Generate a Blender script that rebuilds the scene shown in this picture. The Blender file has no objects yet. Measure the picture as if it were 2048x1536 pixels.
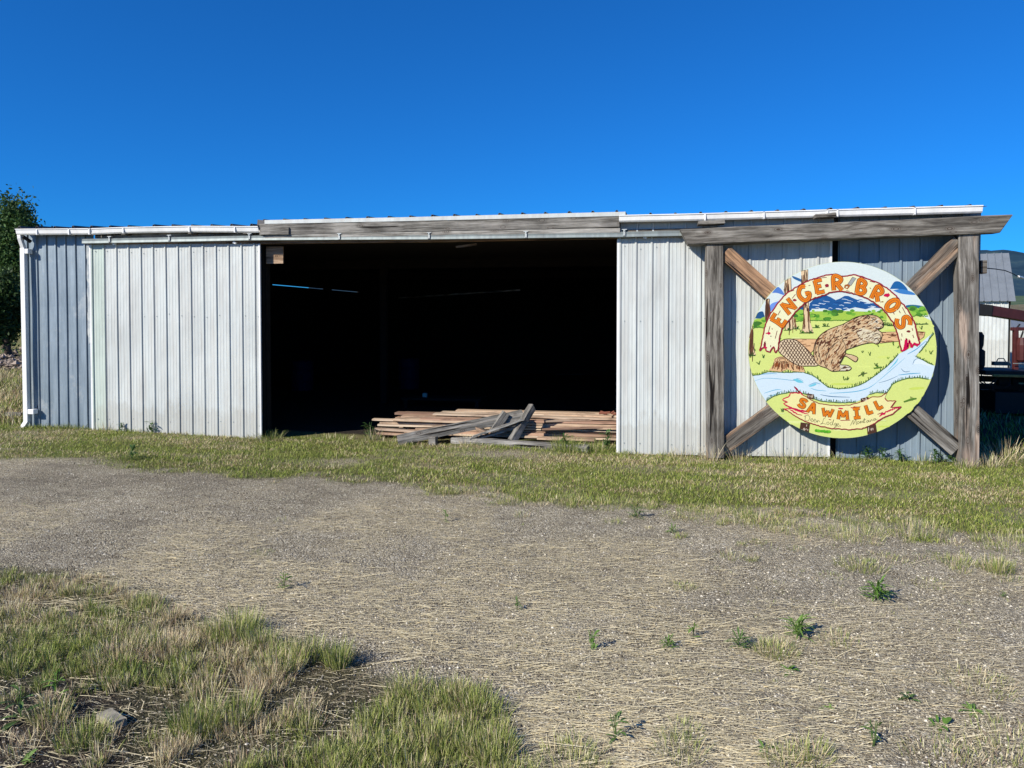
import bpy, bmesh, math, random
import numpy as np
from mathutils import Vector, Matrix
from mathutils.geometry import tessellate_polygon
random.seed(7); rng = np.random.default_rng(7)
S = bpy.context.scene
COL = S.collection
R = math.radians

# ------------------------------------------------------------------ camera
F = 1479.0; CX = 1024.0; HOR = 635.0; PITCH = R(1.5); YAW = R(10.6)
CY = HOR + F * math.tan(PITCH)
CAM = Vector((0.0, -11.0, 2.0))
cam = bpy.data.objects.new('camera', bpy.data.cameras.new('camera')); COL.objects.link(cam)
cam.location = CAM
cam.rotation_euler = (math.pi / 2 - PITCH, 0, YAW)
cam.data.sensor_width = 36; cam.data.lens = 36 * F / 2048
cam.data.shift_y = -(768 - CY) / 2048
cam.data.clip_end = 20000; cam.data.clip_start = 0.05
S.camera = cam
_rm = Matrix.Rotation(YAW, 3, 'Z') @ Matrix.Rotation(math.pi / 2 - PITCH, 3, 'X')
RT, UP, FW = _rm.col[0].copy(), _rm.col[1].copy(), -_rm.col[2]

def ray(px, py): return FW * F + RT * (px - CX) + UP * (CY - py)
def on_y(px, py, y=0.0):
    d = ray(px, py); return CAM + d * ((y - CAM.y) / d.y)
def on_z(px, py, z=0.0):
    d = ray(px, py); return CAM + d * ((z - CAM.z) / d.z)
def at(px, py, dist):
    d = ray(px, py); return CAM + d * (dist / F)
def proj(x, y, z):          # numpy arrays welcome
    dx, dy, dz = x - CAM.x, y - CAM.y, z - CAM.z
    w = dx * FW.x + dy * FW.y + dz * FW.z
    w = np.where(np.abs(w) < 1e-3, 1e-3, w)
    return (CX + F * (dx * RT.x + dy * RT.y + dz * RT.z) / w,
            CY - F * (dx * UP.x + dy * UP.y + dz * UP.z) / w, w)

# ------------------------------------------------------------------ world and sun
ELEV = R(31); LH = Vector((0.635, 0.773))
W = bpy.data.worlds.new('World'); S.world = W; W.use_nodes = True
nt = W.node_tree; nt.nodes.clear()
sky = nt.nodes.new('ShaderNodeTexSky'); sky.sky_type = 'NISHITA'; sky.sun_disc = False
sky.sun_elevation = ELEV; sky.sun_rotation = math.atan2(-LH.x, -LH.y)
sky.altitude = 1400; sky.air_density = 1.0; sky.dust_density = 0.0; sky.ozone_density = 3.0
gm = nt.nodes.new('ShaderNodeGamma'); gm.inputs['Gamma'].default_value = 0.86
tint = nt.nodes.new('ShaderNodeMixRGB'); tint.blend_type = 'MULTIPLY'; tint.inputs[0].default_value = 1.0; tint.inputs[2].default_value = (0.063, 0.47, 1.03, 1)
bg = nt.nodes.new('ShaderNodeBackground'); bg.inputs['Strength'].default_value = 0.118
wo = nt.nodes.new('ShaderNodeOutputWorld')
nt.links.new(sky.outputs[0], gm.inputs[0]); nt.links.new(gm.outputs[0], tint.inputs[1])
nt.links.new(tint.outputs[0], bg.inputs[0]); nt.links.new(bg.outputs[0], wo.inputs[0])
sl = bpy.data.lights.new('sun', 'SUN'); sl.energy = 4.5; sl.angle = R(0.5); sl.color = (1.0, 0.945, 0.85)
sun = bpy.data.objects.new('sun', sl); COL.objects.link(sun)
LD = Vector((LH.x * math.cos(ELEV), LH.y * math.cos(ELEV), -math.sin(ELEV)))
sun.rotation_euler = LD.to_track_quat('-Z', 'Y').to_euler()
S.view_settings.view_transform = 'Standard'; S.view_settings.look = 'None'
S.view_settings.exposure = 0.5; S.view_settings.gamma = 1
S.render.engine = 'CYCLES'
S.cycles.max_bounces = 5; S.cycles.diffuse_bounces = 2; S.cycles.transparent_max_bounces = 4

# ------------------------------------------------------------------ helpers
def tag(o, label=None, cat=None, group=None, kind=None):
    if label: o['label'] = label
    if cat: o['category'] = cat
    if group: o['group'] = group
    if kind: o['kind'] = kind
    return o
def thing(name, loc, label, cat, group=None):
    o = bpy.data.objects.new(name, None); COL.objects.link(o); o.location = loc
    o.empty_display_size = 0.2
    return tag(o, label, cat, group)
def setparent(o, p):
    if p is not None:
        o.parent = p
        m = p.matrix_basis.inverted()      # everything is built in world coordinates
        o.matrix_parent_inverse = m
def mk(name, verts, faces, mat, parent=None, smooth=False, matidx=None, M=None):
    me = bpy.data.meshes.new(name)
    me.from_pydata([tuple(v) for v in verts], [], faces)
    mats = mat if isinstance(mat, (list, tuple)) else [mat]
    for m in mats: me.materials.append(m)
    if matidx: me.polygons.foreach_set('material_index', matidx)
    if smooth: me.polygons.foreach_set('use_smooth', [True] * len(me.polygons))
    me.update()
    o = bpy.data.objects.new(name, me); COL.objects.link(o)
    if M is not None: o.matrix_basis = M
    setparent(o, parent)
    return o
def mk_np(name, V, Fq, colors, mat, parent=None, smooth=False):
    """V (n,3); Fq list of index arrays (each (m,k)); colors (n,3) or None"""
    me = bpy.data.meshes.new(name)
    n = len(V); loops = np.concatenate([f.reshape(-1) for f in Fq]).astype(np.int32)
    tot = np.concatenate([np.full(len(f), f.shape[1], np.int32) for f in Fq])
    st = np.concatenate([[0], np.cumsum(tot)[:-1]]).astype(np.int32)
    me.vertices.add(n); me.vertices.foreach_set('co', V.astype(np.float32).reshape(-1))
    me.loops.add(len(loops)); me.loops.foreach_set('vertex_index', loops)
    me.polygons.add(len(tot)); me.polygons.foreach_set('loop_start', st)
    me.polygons.foreach_set('loop_total', tot)
    me.polygons.foreach_set('use_smooth', np.full(len(tot), smooth))
    me.update(calc_edges=True)
    if colors is not None:
        a = me.color_attributes.new('Col', 'FLOAT_COLOR', 'POINT')
        c = np.ones((n, 4), np.float32); c[:, :3] = colors
        a.data.foreach_set('color', c.reshape(-1))
    me.materials.append(mat)
    o = bpy.data.objects.new(name, me); COL.objects.link(o); setparent(o, parent)
    return o
class MB:
    def __init__(s): s.v = []; s.f = []; s.m = []
    def add(s, verts, faces, mi=0):
        b = len(s.v); s.v += [Vector(v) for v in verts]
        s.f += [tuple(i + b for i in f) for f in faces]; s.m += [mi] * len(faces)
    def box(s, c, d, mi=0, M=None):
        x, y, z = d[0] / 2, d[1] / 2, d[2] / 2
        vs = [Vector((a, b, e)) for a in (-x, x) for b in (-y, y) for e in (-z, z)]
        if M is not None: vs = [M @ v for v in vs]
        s.add([v + Vector(c) for v in vs], [(0,1,3,2),(4,6,7,5),(0,4,5,1),(2,3,7,6),(0,2,6,4),(1,5,7,3)], mi)
    def tube(s, pts, rad, n=6, mi=0, cap=True):
        pts = [Vector(p) for p in pts]; k = len(pts); b = len(s.v)
        rad = rad if isinstance(rad, (list, tuple)) else [rad] * k
        for i, p in enumerate(pts):
            t = (pts[min(i+1, k-1)] - pts[max(i-1, 0)])
            t = t.normalized() if t.length > 1e-9 else Vector((0,0,1))
            a = t.cross(Vector((0.13, 0.31, 0.94)))
            if a.length < 1e-3: a = t.cross(Vector((1, 0, 0)))
            a.normalize(); c = t.cross(a)
            for j in range(n):
                th = 2 * math.pi * j / n
                s.v.append(p + (a * math.cos(th) + c * math.sin(th)) * rad[i])
        for i in range(k - 1):
            for j in range(n):
                j2 = (j + 1) % n
                s.f.append((b+i*n+j, b+i*n+j2, b+(i+1)*n+j2, b+(i+1)*n+j)); s.m.append(mi)
        if cap:
            s.f.append(tuple(b + j for j in reversed(range(n)))); s.m.append(mi)
            s.f.append(tuple(b + (k-1)*n + j for j in range(n))); s.m.append(mi)
    def cyl(s, p0, p1, r, n=16, mi=0): s.tube([p0, p1], r, n, mi)
    def build(s, name, mat, parent=None, smooth=False, M=None):
        return mk(name, s.v, s.f, mat, parent, smooth, s.m, M)
def bevel(o, w=0.004, seg=2):
    m = o.modifiers.new('bevel', 'BEVEL'); m.width = w; m.segments = seg; m.limit_method = 'ANGLE'; m.angle_limit = R(40)
    return o
def srgb(*c):
    return tuple((v / 255 / 12.92) if v / 255 <= 0.04045 else ((v / 255 + 0.055) / 1.055) ** 2.4 for v in c)

# value noise
def vnoise(x, y, seed=0):
    x = np.asarray(x, float); y = np.asarray(y, float)
    xi = np.floor(x).astype(np.int64); yi = np.floor(y).astype(np.int64)
    xf = x - xi; yf = y - yi
    def h(a, b):
        n = (a * 374761393 + b * 668265263 + seed * 974711) & 0xffffffff
        n = ((n ^ (n >> 13)) * 1274126177) & 0xffffffff
        return ((n ^ (n >> 16)) & 0xffff) / 65535.0
    u = xf * xf * (3 - 2 * xf); v = yf * yf * (3 - 2 * yf)
    return (h(xi, yi) * (1-u) + h(xi+1, yi) * u) * (1-v) + (h(xi, yi+1) * (1-u) + h(xi+1, yi+1) * u) * v
def fbm(x, y, seed=0, o=4):
    s = 0; a = 0.5; t = 0
    for i in range(o):
        s = s + a * vnoise(np.asarray(x) * 2**i, np.asarray(y) * 2**i, seed + i * 17); t += a; a *= 0.5
    return s / t
def sstep(a, b, x):
    t = np.clip((np.asarray(x, float) - a) / (b - a), 0, 1); return t * t * (3 - 2 * t)

# ------------------------------------------------------------------ materials
class NT:
    def __init__(s, name):
        s.m = bpy.data.materials.new(name); s.m.use_nodes = True
        s.t = s.m.node_tree; s.p = s.t.nodes['Principled BSDF']; s.out = s.t.nodes['Material Output']
    def n(s, typ, **kw):
        x = s.t.nodes.new('ShaderNode' + typ)
        for k, v in kw.items():
            if k in x.inputs.keys(): x.inputs[k].default_value = v
            else: setattr(x, k, v)
        return x
    def l(s, a, b): s.t.links.new(a, b)
    def coord(s, scale=(1,1,1), rnd=True, kind='Object'):
        tc = s.n('TexCoord'); mp = s.n('Mapping'); mp.inputs['Scale'].default_value = scale
        s.l(tc.outputs[kind], mp.inputs['Vector'])
        if rnd:
            oi = s.n('ObjectInfo'); mu = s.n('Math', operation='MULTIPLY'); mu.inputs[1].default_value = 37.0
            s.l(oi.outputs['Random'], mu.inputs[0]); cb = s.n('CombineXYZ')
            for i in range(3): s.l(mu.outputs[0], cb.inputs[i])
            s.l(cb.outputs[0], mp.inputs['Location'])
        return mp.outputs[0]
    def noise(s, vec, scale, detail=4, rough=0.6, dist=0.0):
        x = s.n('TexNoise'); x.inputs['Scale'].default_value = scale; x.inputs['Detail'].default_value = detail
        x.inputs['Roughness'].default_value = rough; x.inputs['Distortion'].default_value = dist
        s.l(vec, x.inputs['Vector']); return x.outputs[0]
    def ramp(s, fac, stops, interp='LINEAR'):
        x = s.n('ValToRGB'); x.color_ramp.interpolation = interp; e = x.color_ramp.elements
        while len(e) < len(stops): e.new(0.5)
        for el, (p, c) in zip(e, stops):
            el.position = p; el.color = (*c, 1) if len(c) == 3 else c
        s.l(fac, x.inputs[0]); return x.outputs[0]
    def mix(s, fac, a, b, mode='MIX'):
        x = s.n('MixRGB', blend_type=mode)
        if isinstance(fac, (int, float)): x.inputs[0].default_value = fac
        else: s.l(fac, x.inputs[0])
        for i, v in ((1, a), (2, b)):
            if isinstance(v, tuple): x.inputs[i].default_value = (*v, 1) if len(v) == 3 else v
            else: s.l(v, x.inputs[i])
        return x.outputs[0]
    def math(s, op, a, b=0.0):
        x = s.n('Math', operation=op)
        for i, v in ((0, a), (1, b)):
            if isinstance(v, (int, float)): x.inputs[i].default_value = v
            else: s.l(v, x.inputs[i])
        return x.outputs[0]
    def bump(s, h, strength=0.5, dist=0.01):
        x = s.n('Bump'); x.inputs['Strength'].default_value = strength; x.inputs['Distance'].default_value = dist
        s.l(h, x.inputs['Height']); s.l(x.outputs[0], s.p.inputs['Normal'])
    def base(s, c, rough=0.8, metal=0.0, spec=0.3):
        if isinstance(c, tuple): s.p.inputs['Base Color'].default_value = (*c, 1)
        else: s.l(c, s.p.inputs['Base Color'])
        s.p.inputs['Roughness'].default_value = rough; s.p.inputs['Metallic'].default_value = metal
        s.p.inputs['Specular IOR Level'].default_value = spec
        return s.m
def wood(name, dark, mid, light, warm=None, warmamt=0.0, spec=0.1):
    t = NT(name)
    wv = t.noise(t.coord((0.8, 2.0, 2.0)), 1.5, 2)                      # slow wander of the grain
    v = t.coord((0.42, 9, 9))
    add = t.n('VectorMath', operation='ADD'); cb = t.n('CombineXYZ'); k_ = t.math('MULTIPLY', wv, 0.9); t.l(k_, cb.inputs[1]); t.l(k_, cb.inputs[2])
    t.l(v, add.inputs[0]); t.l(cb.outputs[0], add.inputs[1])
    g = t.noise(add.outputs[0], 2.6, 6, 0.68, 0.12)
    fine = t.noise(t.coord((1.3, 34, 34)), 2.0, 3, 0.6, 0.3)
    c = t.ramp(g, [(0.34, dark), (0.46, mid), (0.62, light)])
    big = t.noise(t.coord((1.1, 2.2, 2.2)), 1.5, 4, 0.6)
    c = t.mix(t.ramp(big, [(0.36, (0.55,)*3), (0.62, (1.08,)*3)]), (0,0,0), c)
    if warm is not None:
        st_ = t.noise(t.coord((0.55, 4.5, 4.5)), 1.1, 2, 0.5, 0.6)
        lo = 0.74 - 0.42 * warmamt
        wf = t.ramp(st_, [(lo - 0.05, (0,0,0)), (lo + 0.05, (1,1,1))])
        wc = t.mix(t.ramp(g, [(0.38, (0.35,)*3), (0.56, (1,1,1))]), (0.07,0.042,0.028), warm)
        c = t.mix(wf, c, wc)
    c = t.mix(t.ramp(fine, [(0.36, (0.0,)*3), (0.5, (1,1,1))]), t.mix(0.5, c, (0.03,0.026,0.022)), c)
    kv = t.coord((1.3, 2.6, 2.6)); vo = t.n('TexVoronoi', feature='F1'); vo.inputs['Scale'].default_value = 2.4
    t.l(kv, vo.inputs['Vector'])
    rings = t.math('SINE', t.math('MULTIPLY', vo.outputs['Distance'], 85.0))
    kf = t.ramp(vo.outputs['Distance'], [(0.12, (1,1,1)), (0.15, (0.75,)*3), (0.30, (0,0,0))])
    kc = t.mix(t.math('ADD', t.math('MULTIPLY', rings, 0.4), 0.5), (0.035,0.02,0.014), mid)
    c = t.mix(kf, c, kc)
    cr = t.ramp(t.noise(t.coord((0.4, 11, 11)), 1.6, 2, 0.5, 0.15), [(0.31, (0,0,0)), (0.345, (1,1,1))])
    c = t.mix(cr, (0.012,0.010,0.009), c)
    t.base(c, 0.88, 0, spec)
    t.bump(t.math('ADD', t.math('MULTIPLY', fine, 0.8), t.math('ADD', t.math('MULTIPLY', cr, 2.0), g)), 0.9, 0.008)
    return t.m
def painted_metal(name, col, streak, rough=0.45, amt=0.5, metal=0.0, rnd=True, dirt=False):
    t = NT(name)
    a = t.noise(t.coord((5, 5, 0.35), rnd), 2.0, 5, 0.7)
    b = t.noise(t.coord((1, 1, 0.6), rnd), 1.4, 4, 0.6)
    c = t.mix(t.ramp(a, [(0.42, (0,0,0)), (0.7, (amt,)*3)]), col, streak)
    c = t.mix(t.ramp(b, [(0.35, (0.86,)*3), (0.65, (1.06,)*3)]), (0,0,0), c)
    sp = t.noise(t.coord((1,1,1), rnd), 55, 2, 0.5)
    c = t.mix(t.ramp(sp, [(0.70, (0,0,0)), (0.78, (0.35,)*3)]), c, tuple(v*0.45 for v in col))
    if dirt:      # mud splash and fading near the foot, thin run marks
        tc = t.n('TexCoord'); sx = t.n('SeparateXYZ'); t.l(tc.outputs['Object'], sx.inputs[0])
        hgt = t.math('ADD', sx.outputs[2], t.math('MULTIPLY', t.noise(t.coord((7,7,2), rnd), 1.5, 4), -0.9))
        c = t.mix(t.ramp(hgt, [(0.0, (0.28,)*3), (0.10, (0,0,0))]), c, (0.30,0.27,0.21))
        rr_ = t.noise(t.coord((16,16,0.22), rnd), 2.2, 3, 0.6)
        c = t.mix(t.ramp(rr_, [(0.66, (0,0,0)), (0.74, (0.5,)*3)]), c, (0.36,0.30,0.24))
    t.base(c, rough, metal, 0.4)
    t.bump(t.noise(t.coord((2.5,2.5,1.2), rnd), 1.2, 3, 0.5), 0.55, 0.03)
    return t.m
def plain(name, c, rough=0.8, metal=0, spec=0.3, var=0.25, scale=8):
    t = NT(name); n = t.noise(t.coord((1,1,1)), scale, 5, 0.65)
    t.base(t.mix(t.ramp(n, [(0.3, (1-var,)*3), (0.7, (1,1,1))]), (0,0,0), c), rough, metal, spec)
    t.bump(n, 0.3, 0.004)
    return t.m
def vcol(name, rough=0.8, trans=0.0, spec=0.2, var=0.0):
    t = NT(name); a = t.n('Attribute', attribute_name='Col')
    c = a.outputs['Color']
    if var:
        n = t.noise(t.coord((1,1,1), False), 60, 3, 0.6)
        c = t.mix(t.ramp(n, [(0.3, (1-var,)*3), (0.7, (1,1,1))]), (0,0,0), c)
    t.base(c, rough, 0, spec)
    if trans:
        tr = t.n('BsdfTranslucent'); t.l(c, tr.inputs['Color']); mx = t.n('MixShader'); mx.inputs[0].default_value = trans
        t.l(t.p.outputs[0], mx.inputs[1]); t.l(tr.outputs[0], mx.inputs[2]); t.l(mx.outputs[0], t.out.inputs['Surface'])
    return t.m

M_white = painted_metal('white_painted_steel', (0.535,0.565,0.545), (0.44,0.42,0.38), 0.45, 0.6, dirt=True)
M_green = painted_metal('pale_green_steel', (0.47,0.54,0.48), (0.42,0.45,0.41), 0.42, 0.4, dirt=True)
M_trim = painted_metal('white_gutter_paint', (0.80,0.80,0.78), (0.6,0.58,0.5), 0.3, 0.25)
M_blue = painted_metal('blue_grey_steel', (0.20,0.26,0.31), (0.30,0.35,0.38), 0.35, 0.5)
M_track = painted_metal('galvanised_track', (0.27,0.31,0.30), (0.17,0.18,0.18), 0.5, 0.7, 0.3)
M_roof = painted_metal('dark_roof_steel', (0.06,0.06,0.065), (0.14,0.13,0.13), 0.6, 0.5)
M_grey = wood('weathered_grey_timber', (0.065,0.058,0.050), (0.175,0.160,0.138), (0.31,0.29,0.255))
M_greybrown = wood('grey_brown_timber', (0.055,0.046,0.038), (0.15,0.13,0.11), (0.27,0.245,0.21), (0.34,0.235,0.16), 0.4)
M_warm = wood('sun_browned_timber', (0.085,0.05,0.034), (0.24,0.16,0.11), (0.37,0.27,0.20), (0.40,0.24,0.14), 0.5)
M_post = wood('post_timber', (0.065,0.058,0.05), (0.17,0.155,0.135), (0.31,0.29,0.26), (0.40,0.31,0.245), 0.42)
M_pale = wood('pale_bleached_timber', (0.13,0.12,0.105), (0.30,0.285,0.255), (0.46,0.44,0.40))
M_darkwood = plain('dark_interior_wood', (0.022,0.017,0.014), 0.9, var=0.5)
M_lining = plain('light_absorbing_lining', (0.016,0.014,0.013), 0.95, var=0.4)  # lining added near black to cut bounce light inside the shed
M_black = plain('black_rubber', (0.015,0.015,0.016), 0.7)
M_maroon = plain('maroon_paint', (0.085,0.022,0.022), 0.5, var=0.4)
M_yellow = plain('faded_yellow_paint', (0.32,0.24,0.08), 0.6, var=0.4)
M_barrel = plain('blue_plastic', (0.005,0.008,0.06), 0.7)
def galv():
    t = NT('galvanised_wall_steel')
    a = t.noise(t.coord((6, 6, 0.5), False), 1.6, 5, 0.7)
    b = t.noise(t.coord((1.2, 1, 0.9), False), 1.8, 5, 0.7)
    c = t.ramp(a, [(0.35, (0.17,0.215,0.25)), (0.65, (0.27,0.325,0.365))])
    c = t.mix(t.ramp(b, [(0.56, (0,0,0)), (0.66, (0.6,)*3)]), c, (0.40,0.42,0.42))
    t.base(c, 0.45, 0.35, 0.4)
    t.bump(t.noise(t.coord((3,3,1.5), False), 1.5, 3, 0.5), 0.4, 0.02)
    return t.m
M_galv = galv()
# ------------------------------------------------------------------ ground
def interp(px, pts):
    xs, ys = zip(*pts); return np.interp(px, xs, ys)
def gh(x, y):
    x = np.asarray(x, float); y = np.asarray(y, float)
    z = 0.10 * sstep(-4.5, -9, x) * sstep(-5.5, -1, y)
    z = z + 0.05 * sstep(3.5, 6.5, x) * sstep(-3, -0.2, y)
    z = z + 0.05 * (fbm(x * 0.8, y * 0.8, 3, 3) - 0.5)
    far = sstep(12, 30, y) * sstep(-11.0, -15.5, x)
    z = z + far * (1.5 + 0.8 * fbm(x * 0.25, y * 0.25, 5, 3)) 
    ex = sstep(40, 200, np.hypot(x, y))
    z = z - 3.0 * sstep(8.5, 30, y) * sstep(5.5, 8.0, x) - 3.0 * sstep(60, 220, y) * sstep(-5, 30, x) * (1 - sstep(5.5, 8.0, x))
    return z
STRIP = [(-900, 880), (0, 905), (200, 925), (400, 940), (600, 958), (720, 966), (880, 972), (1000, 990), (1130, 1000), (1300, 1012), (1500, 1028), (1700, 1046), (2048, 1072), (2600, 1110)]
PATCH = [(-800, 1080), (0, 1140), (200, 1150), (340, 1188), (420, 1235), (560, 1275), (700, 1305), (740, 1345), (830, 1362), (960, 1372), (1000, 1420), (1015, 1470), (1060, 1560), (1100, 1900)]
DARKP = [(-300, 1400), (20, 1380), (120, 1330), (280, 1400), (300, 1450), (330, 1536), (330, 1900)]
def zones(x, y):
    """strip, patch membership of a ground point (0..1, soft noisy edges) """
    x = np.asarray(x, float); y = np.asarray(y, float)
    px, py, w = proj(x, y, gh(x, y))
    n = fbm(x * 1.7, y * 1.7, 11, 4) - 0.5; n2 = fbm(x * 5, y * 5, 12, 3) - 0.5
    lim = interp(px, STRIP) + (n * 50 + n2 * 30) * (1 + sstep(900, 1700, px))
    front = w > 0.3
    strip = np.where(front, sstep(12, -14, py - lim), 0)
    pl = interp(px, PATCH) + n * 60 + n2 * 25
    patch = np.where(front & (py > 900), sstep(-6, 22, py - pl), 0)
    patch = np.where((w <= 0.3) & (x < 0.4), 0.7, patch)
    # bare spots in the strip
    b = sstep(0.60, 0.66, fbm(x * 1.1, y * 2.0, 21, 3))
    strip = strip * (1 - 0.35 * b)
    bare = np.exp(-(((px - 1000) / 120) ** 2 + ((py - 908) / 11) ** 2)) + np.exp(-(((px - 690) / 60) ** 2 + ((py - 925) / 9) ** 2))
    strip = strip * (1 - np.clip(bare, 0, 1) * 0.9)
    return strip, patch, px, py, w
NG = 520
tt = np.linspace(-1, 1, NG)
gx = 3.0 * np.sinh(8.2 * tt); gy = -4.0 + 3.0 * np.sinh(8.2 * tt)
GX, GY = np.meshgrid(gx, gy, indexing='ij')
fx, fy = GX.ravel(), GY.ravel()
gz = gh(fx, fy)
near = (np.abs(fx) < 14) & (fy > -11) & (fy < 2)
gz = gz + near * 0.012 * (fbm(fx * 6, fy * 6, 9, 3) - 0.5)
st, pa, px, py, w = zones(fx, fy)
far = sstep(14, 24, fy)
inside_shed = (fy > 0.8) & (fy < 16) & (fx > -11) & (fx < 7)
colr = np.zeros((len(fx), 3), np.float32)
colr[:, 0] = np.where(fy > 0.5, 0.95, np.maximum(st, pa))
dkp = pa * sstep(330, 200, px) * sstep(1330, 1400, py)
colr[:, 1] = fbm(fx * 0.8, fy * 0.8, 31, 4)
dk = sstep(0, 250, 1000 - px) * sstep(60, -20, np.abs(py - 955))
colr[:, 2] = np.where(inside_shed, 1.0, np.clip(dk, 0, 1) * 0.3 + pa * 0.75 + dkp * 0.25)  # patch darkening holds dark soil plus painted shade between the tufts
idx = np.arange(NG * NG).reshape(NG, NG)
Q = np.stack([idx[:-1, :-1], idx[1:, :-1], idx[1:, 1:], idx[:-1, 1:]], -1).reshape(-1, 4)
t = NT('ground_gravel_and_soil')
at_ = t.n('Attribute', attribute_name='Col'); sp = t.n('SeparateColor'); t.l(at_.outputs['Color'], sp.inputs[0])
gv = t.coord((1, 1, 1), False)
vo = t.n('TexVoronoi'); vo.inputs['Scale'].default_value = 75; vo.inputs['Randomness'].default_value = 1; t.l(gv, vo.inputs['Vector'])
sc = t.n('SeparateColor'); t.l(vo.outputs['Color'], sc.inputs[0])
peb = t.ramp(sc.outputs[0], [(0.0, (0.09,0.074,0.048)), (0.3, (0.34,0.285,0.195)), (0.62, (0.62,0.54,0.385)), (0.88, (0.88,0.80,0.61)), (1.0, (0.92,0.87,0.73))])
vo2 = t.n('TexVoronoi'); vo2.inputs['Scale'].default_value = 190; t.l(gv, vo2.inputs['Vector'])
sc2 = t.n('SeparateColor'); t.l(vo2.outputs['Color'], sc2.inputs[0])
peb2 = t.ramp(sc2.outputs[1], [(0.0, (0.15,0.122,0.08)), (0.55, (0.48,0.415,0.29)), (1.0, (0.85,0.76,0.56))])
md = t.noise(gv, 9, 6, 0.72)
peb = t.mix(t.ramp(md, [(0.42, (0,0,0)), (0.58, (1,1,1))]), peb2, peb)
lg = t.noise(gv, 0.9, 5, 0.62)
peb = t.mix(t.ramp(lg, [(0.35, (0.72,)*3), (0.62, (1,1,1))]), (0.07,0.06,0.05), peb)
mg = t.noise(t.coord((0.6, 1.0, 1), False), 4.0, 5, 0.7)
peb = t.mix(t.ramp(mg, [(0.40, (0.35,)*3), (0.52, (0,0,0))]), peb, (0.14,0.115,0.085))
# straw tint where litter lies
mp = t.coord((2.2, 14, 3), False); stn = t.noise(mp, 6, 5, 0.7, 0.4)
strawf = t.math('MULTIPLY', t.ramp(stn, [(0.5, (0,0,0)), (0.6, (0.8,)*3)]), t.ramp(sp.outputs[1], [(0.42, (0.1,)*3), (0.6, (1,1,1))]))
peb = t.mix(strawf, peb, (0.66,0.54,0.34))
soil0 = None
soil = t.mix(t.ramp(t.noise(gv, 24, 5, 0.7), [(0.35, (0,0,0)), (0.65, (1,1,1))]), (0.10,0.095,0.035), (0.36,0.32,0.14))
soil = t.mix(t.ramp(t.noise(gv, 1.6, 4, 0.6), [(0.4, (0,0,0)), (0.62, (0.75,)*3)]), soil, (0.17,0.21,0.045))
c = t.mix(sp.outputs[0], peb, soil)
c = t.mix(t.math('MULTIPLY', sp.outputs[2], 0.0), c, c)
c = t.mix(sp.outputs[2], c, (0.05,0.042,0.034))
t.base(c, 0.95, 0, 0.15)
hh = t.math('ADD', t.math('MULTIPLY', t.math('SUBTRACT', 1.0, vo.outputs['Distance']), 0.8), t.math('ADD', md, t.math('MULTIPLY', t.noise(gv, 130, 3, 0.7), 0.7)))
t.bump(hh, 1.0, 0.028)
gnd = mk_np('ground', np.stack([fx, fy, gz], 1), [Q], colr, t.m, smooth=True)
tag(gnd, kind='structure')

# ------------------------------------------------------------------ the shed
def lin(p, q):          # px -> py line
    return lambda px: p[1] + (q[1] - p[1]) * (px - p[0]) / (q[0] - p[0])
def sheet(name, pxa, pxb, top, bot, y, pitch, h, mat, parent, minor=2, rows=9, phase=0.0, wob=0.004, seam=0, rib=(0.018, 0.012), shift=None, seed=1):
    """ribbed metal sheet on plane y facing -y; top/bot are points (left,right) in picture px, given as two corner points each"""
    A, B = on_y(pxa, top[0], y), on_y(pxb, top[1], y)
    C_, D = on_y(pxa, bot[0], y), on_y(pxb, bot[1], y)
    x0, x1 = 0.5 * (A.x + C_.x), 0.5 * (B.x + D.x)
    cols = []
    n = int((x1 - x0) / pitch) + 2
    for i in range(-1, n + 1):
        xc = x0 + phase + i * pitch
        sc = 1.0
        cols += [(xc - rib[0], 0), (xc - rib[1], h), (xc + rib[1], h), (xc + rib[0], 0)]
        if seam and i % seam == 0: cols += [(xc + rib[0] + 0.003, 0), (xc + rib[0] + 0.004, 0.004), (xc + rib[0] + 0.012, 0.004), (xc + rib[0] + 0.013, 0)]
        for k in range(minor):
            xm = xc + pitch * (k + 1) / (minor + 1)
            cols += [(xm - 0.012, 0), (xm - 0.006, 0.0028), (xm + 0.006, 0.0028), (xm + 0.012, 0)]
    cols = [c for c in cols if x0 < c[0] < x1]
    cols = [(x0, 0)] + cols + [(x1, 0)]
    vs = []; fs = []
    for (x, d) in cols:
        u = (x - x0) / (x1 - x0)
        zt = A.z + (B.z - A.z) * u; zb = C_.z + (D.z - C_.z) * u
        for r in range(rows):
            w_ = r / (rows - 1); z = zb + (zt - zb) * w_
            wv = (float(fbm(x * 0.9 + seed, z * 0.9, 41 + seed, 2)) - 0.5) * wob * 2
            vs.append((x, y - d + wv, z))
    for i in range(len(cols) - 1):
        for r in range(rows - 1):
            a = i * rows + r; fs.append((a, a + rows, a + rows + 1, a + 1))
    o = mk(name, vs, fs, mat, parent)
    m = o.modifiers.new('thickness', 'SOLIDIFY'); m.thickness = 0.0025; m.offset = -1
    return o, x0, x1
def path_prof(name, pts, prof, mat, parent, caps=True):
    """sweep closed profile [(y,z)] along points running in x"""
    n = len(prof); vs = []; fs = []
    for p in pts: vs += [(p[0], p[1] + a, p[2] + b) for a, b in prof]
    for i in range(len(pts) - 1):
        for j in range(n):
            k = (j + 1) % n; fs.append((i*n+j, i*n+k, (i+1)*n+k, (i+1)*n+j))
    if caps: fs.append(tuple(range(n))[::-1]); fs.append(tuple((len(pts)-1)*n + j for j in range(n)))
    o = mk(name, vs, fs, mat, parent)
    bm = bmesh.new(); bm.from_mesh(o.data); bmesh.ops.recalc_face_normals(bm, faces=bm.faces); bm.to_mesh(o.data); bm.free()
    return o
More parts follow.
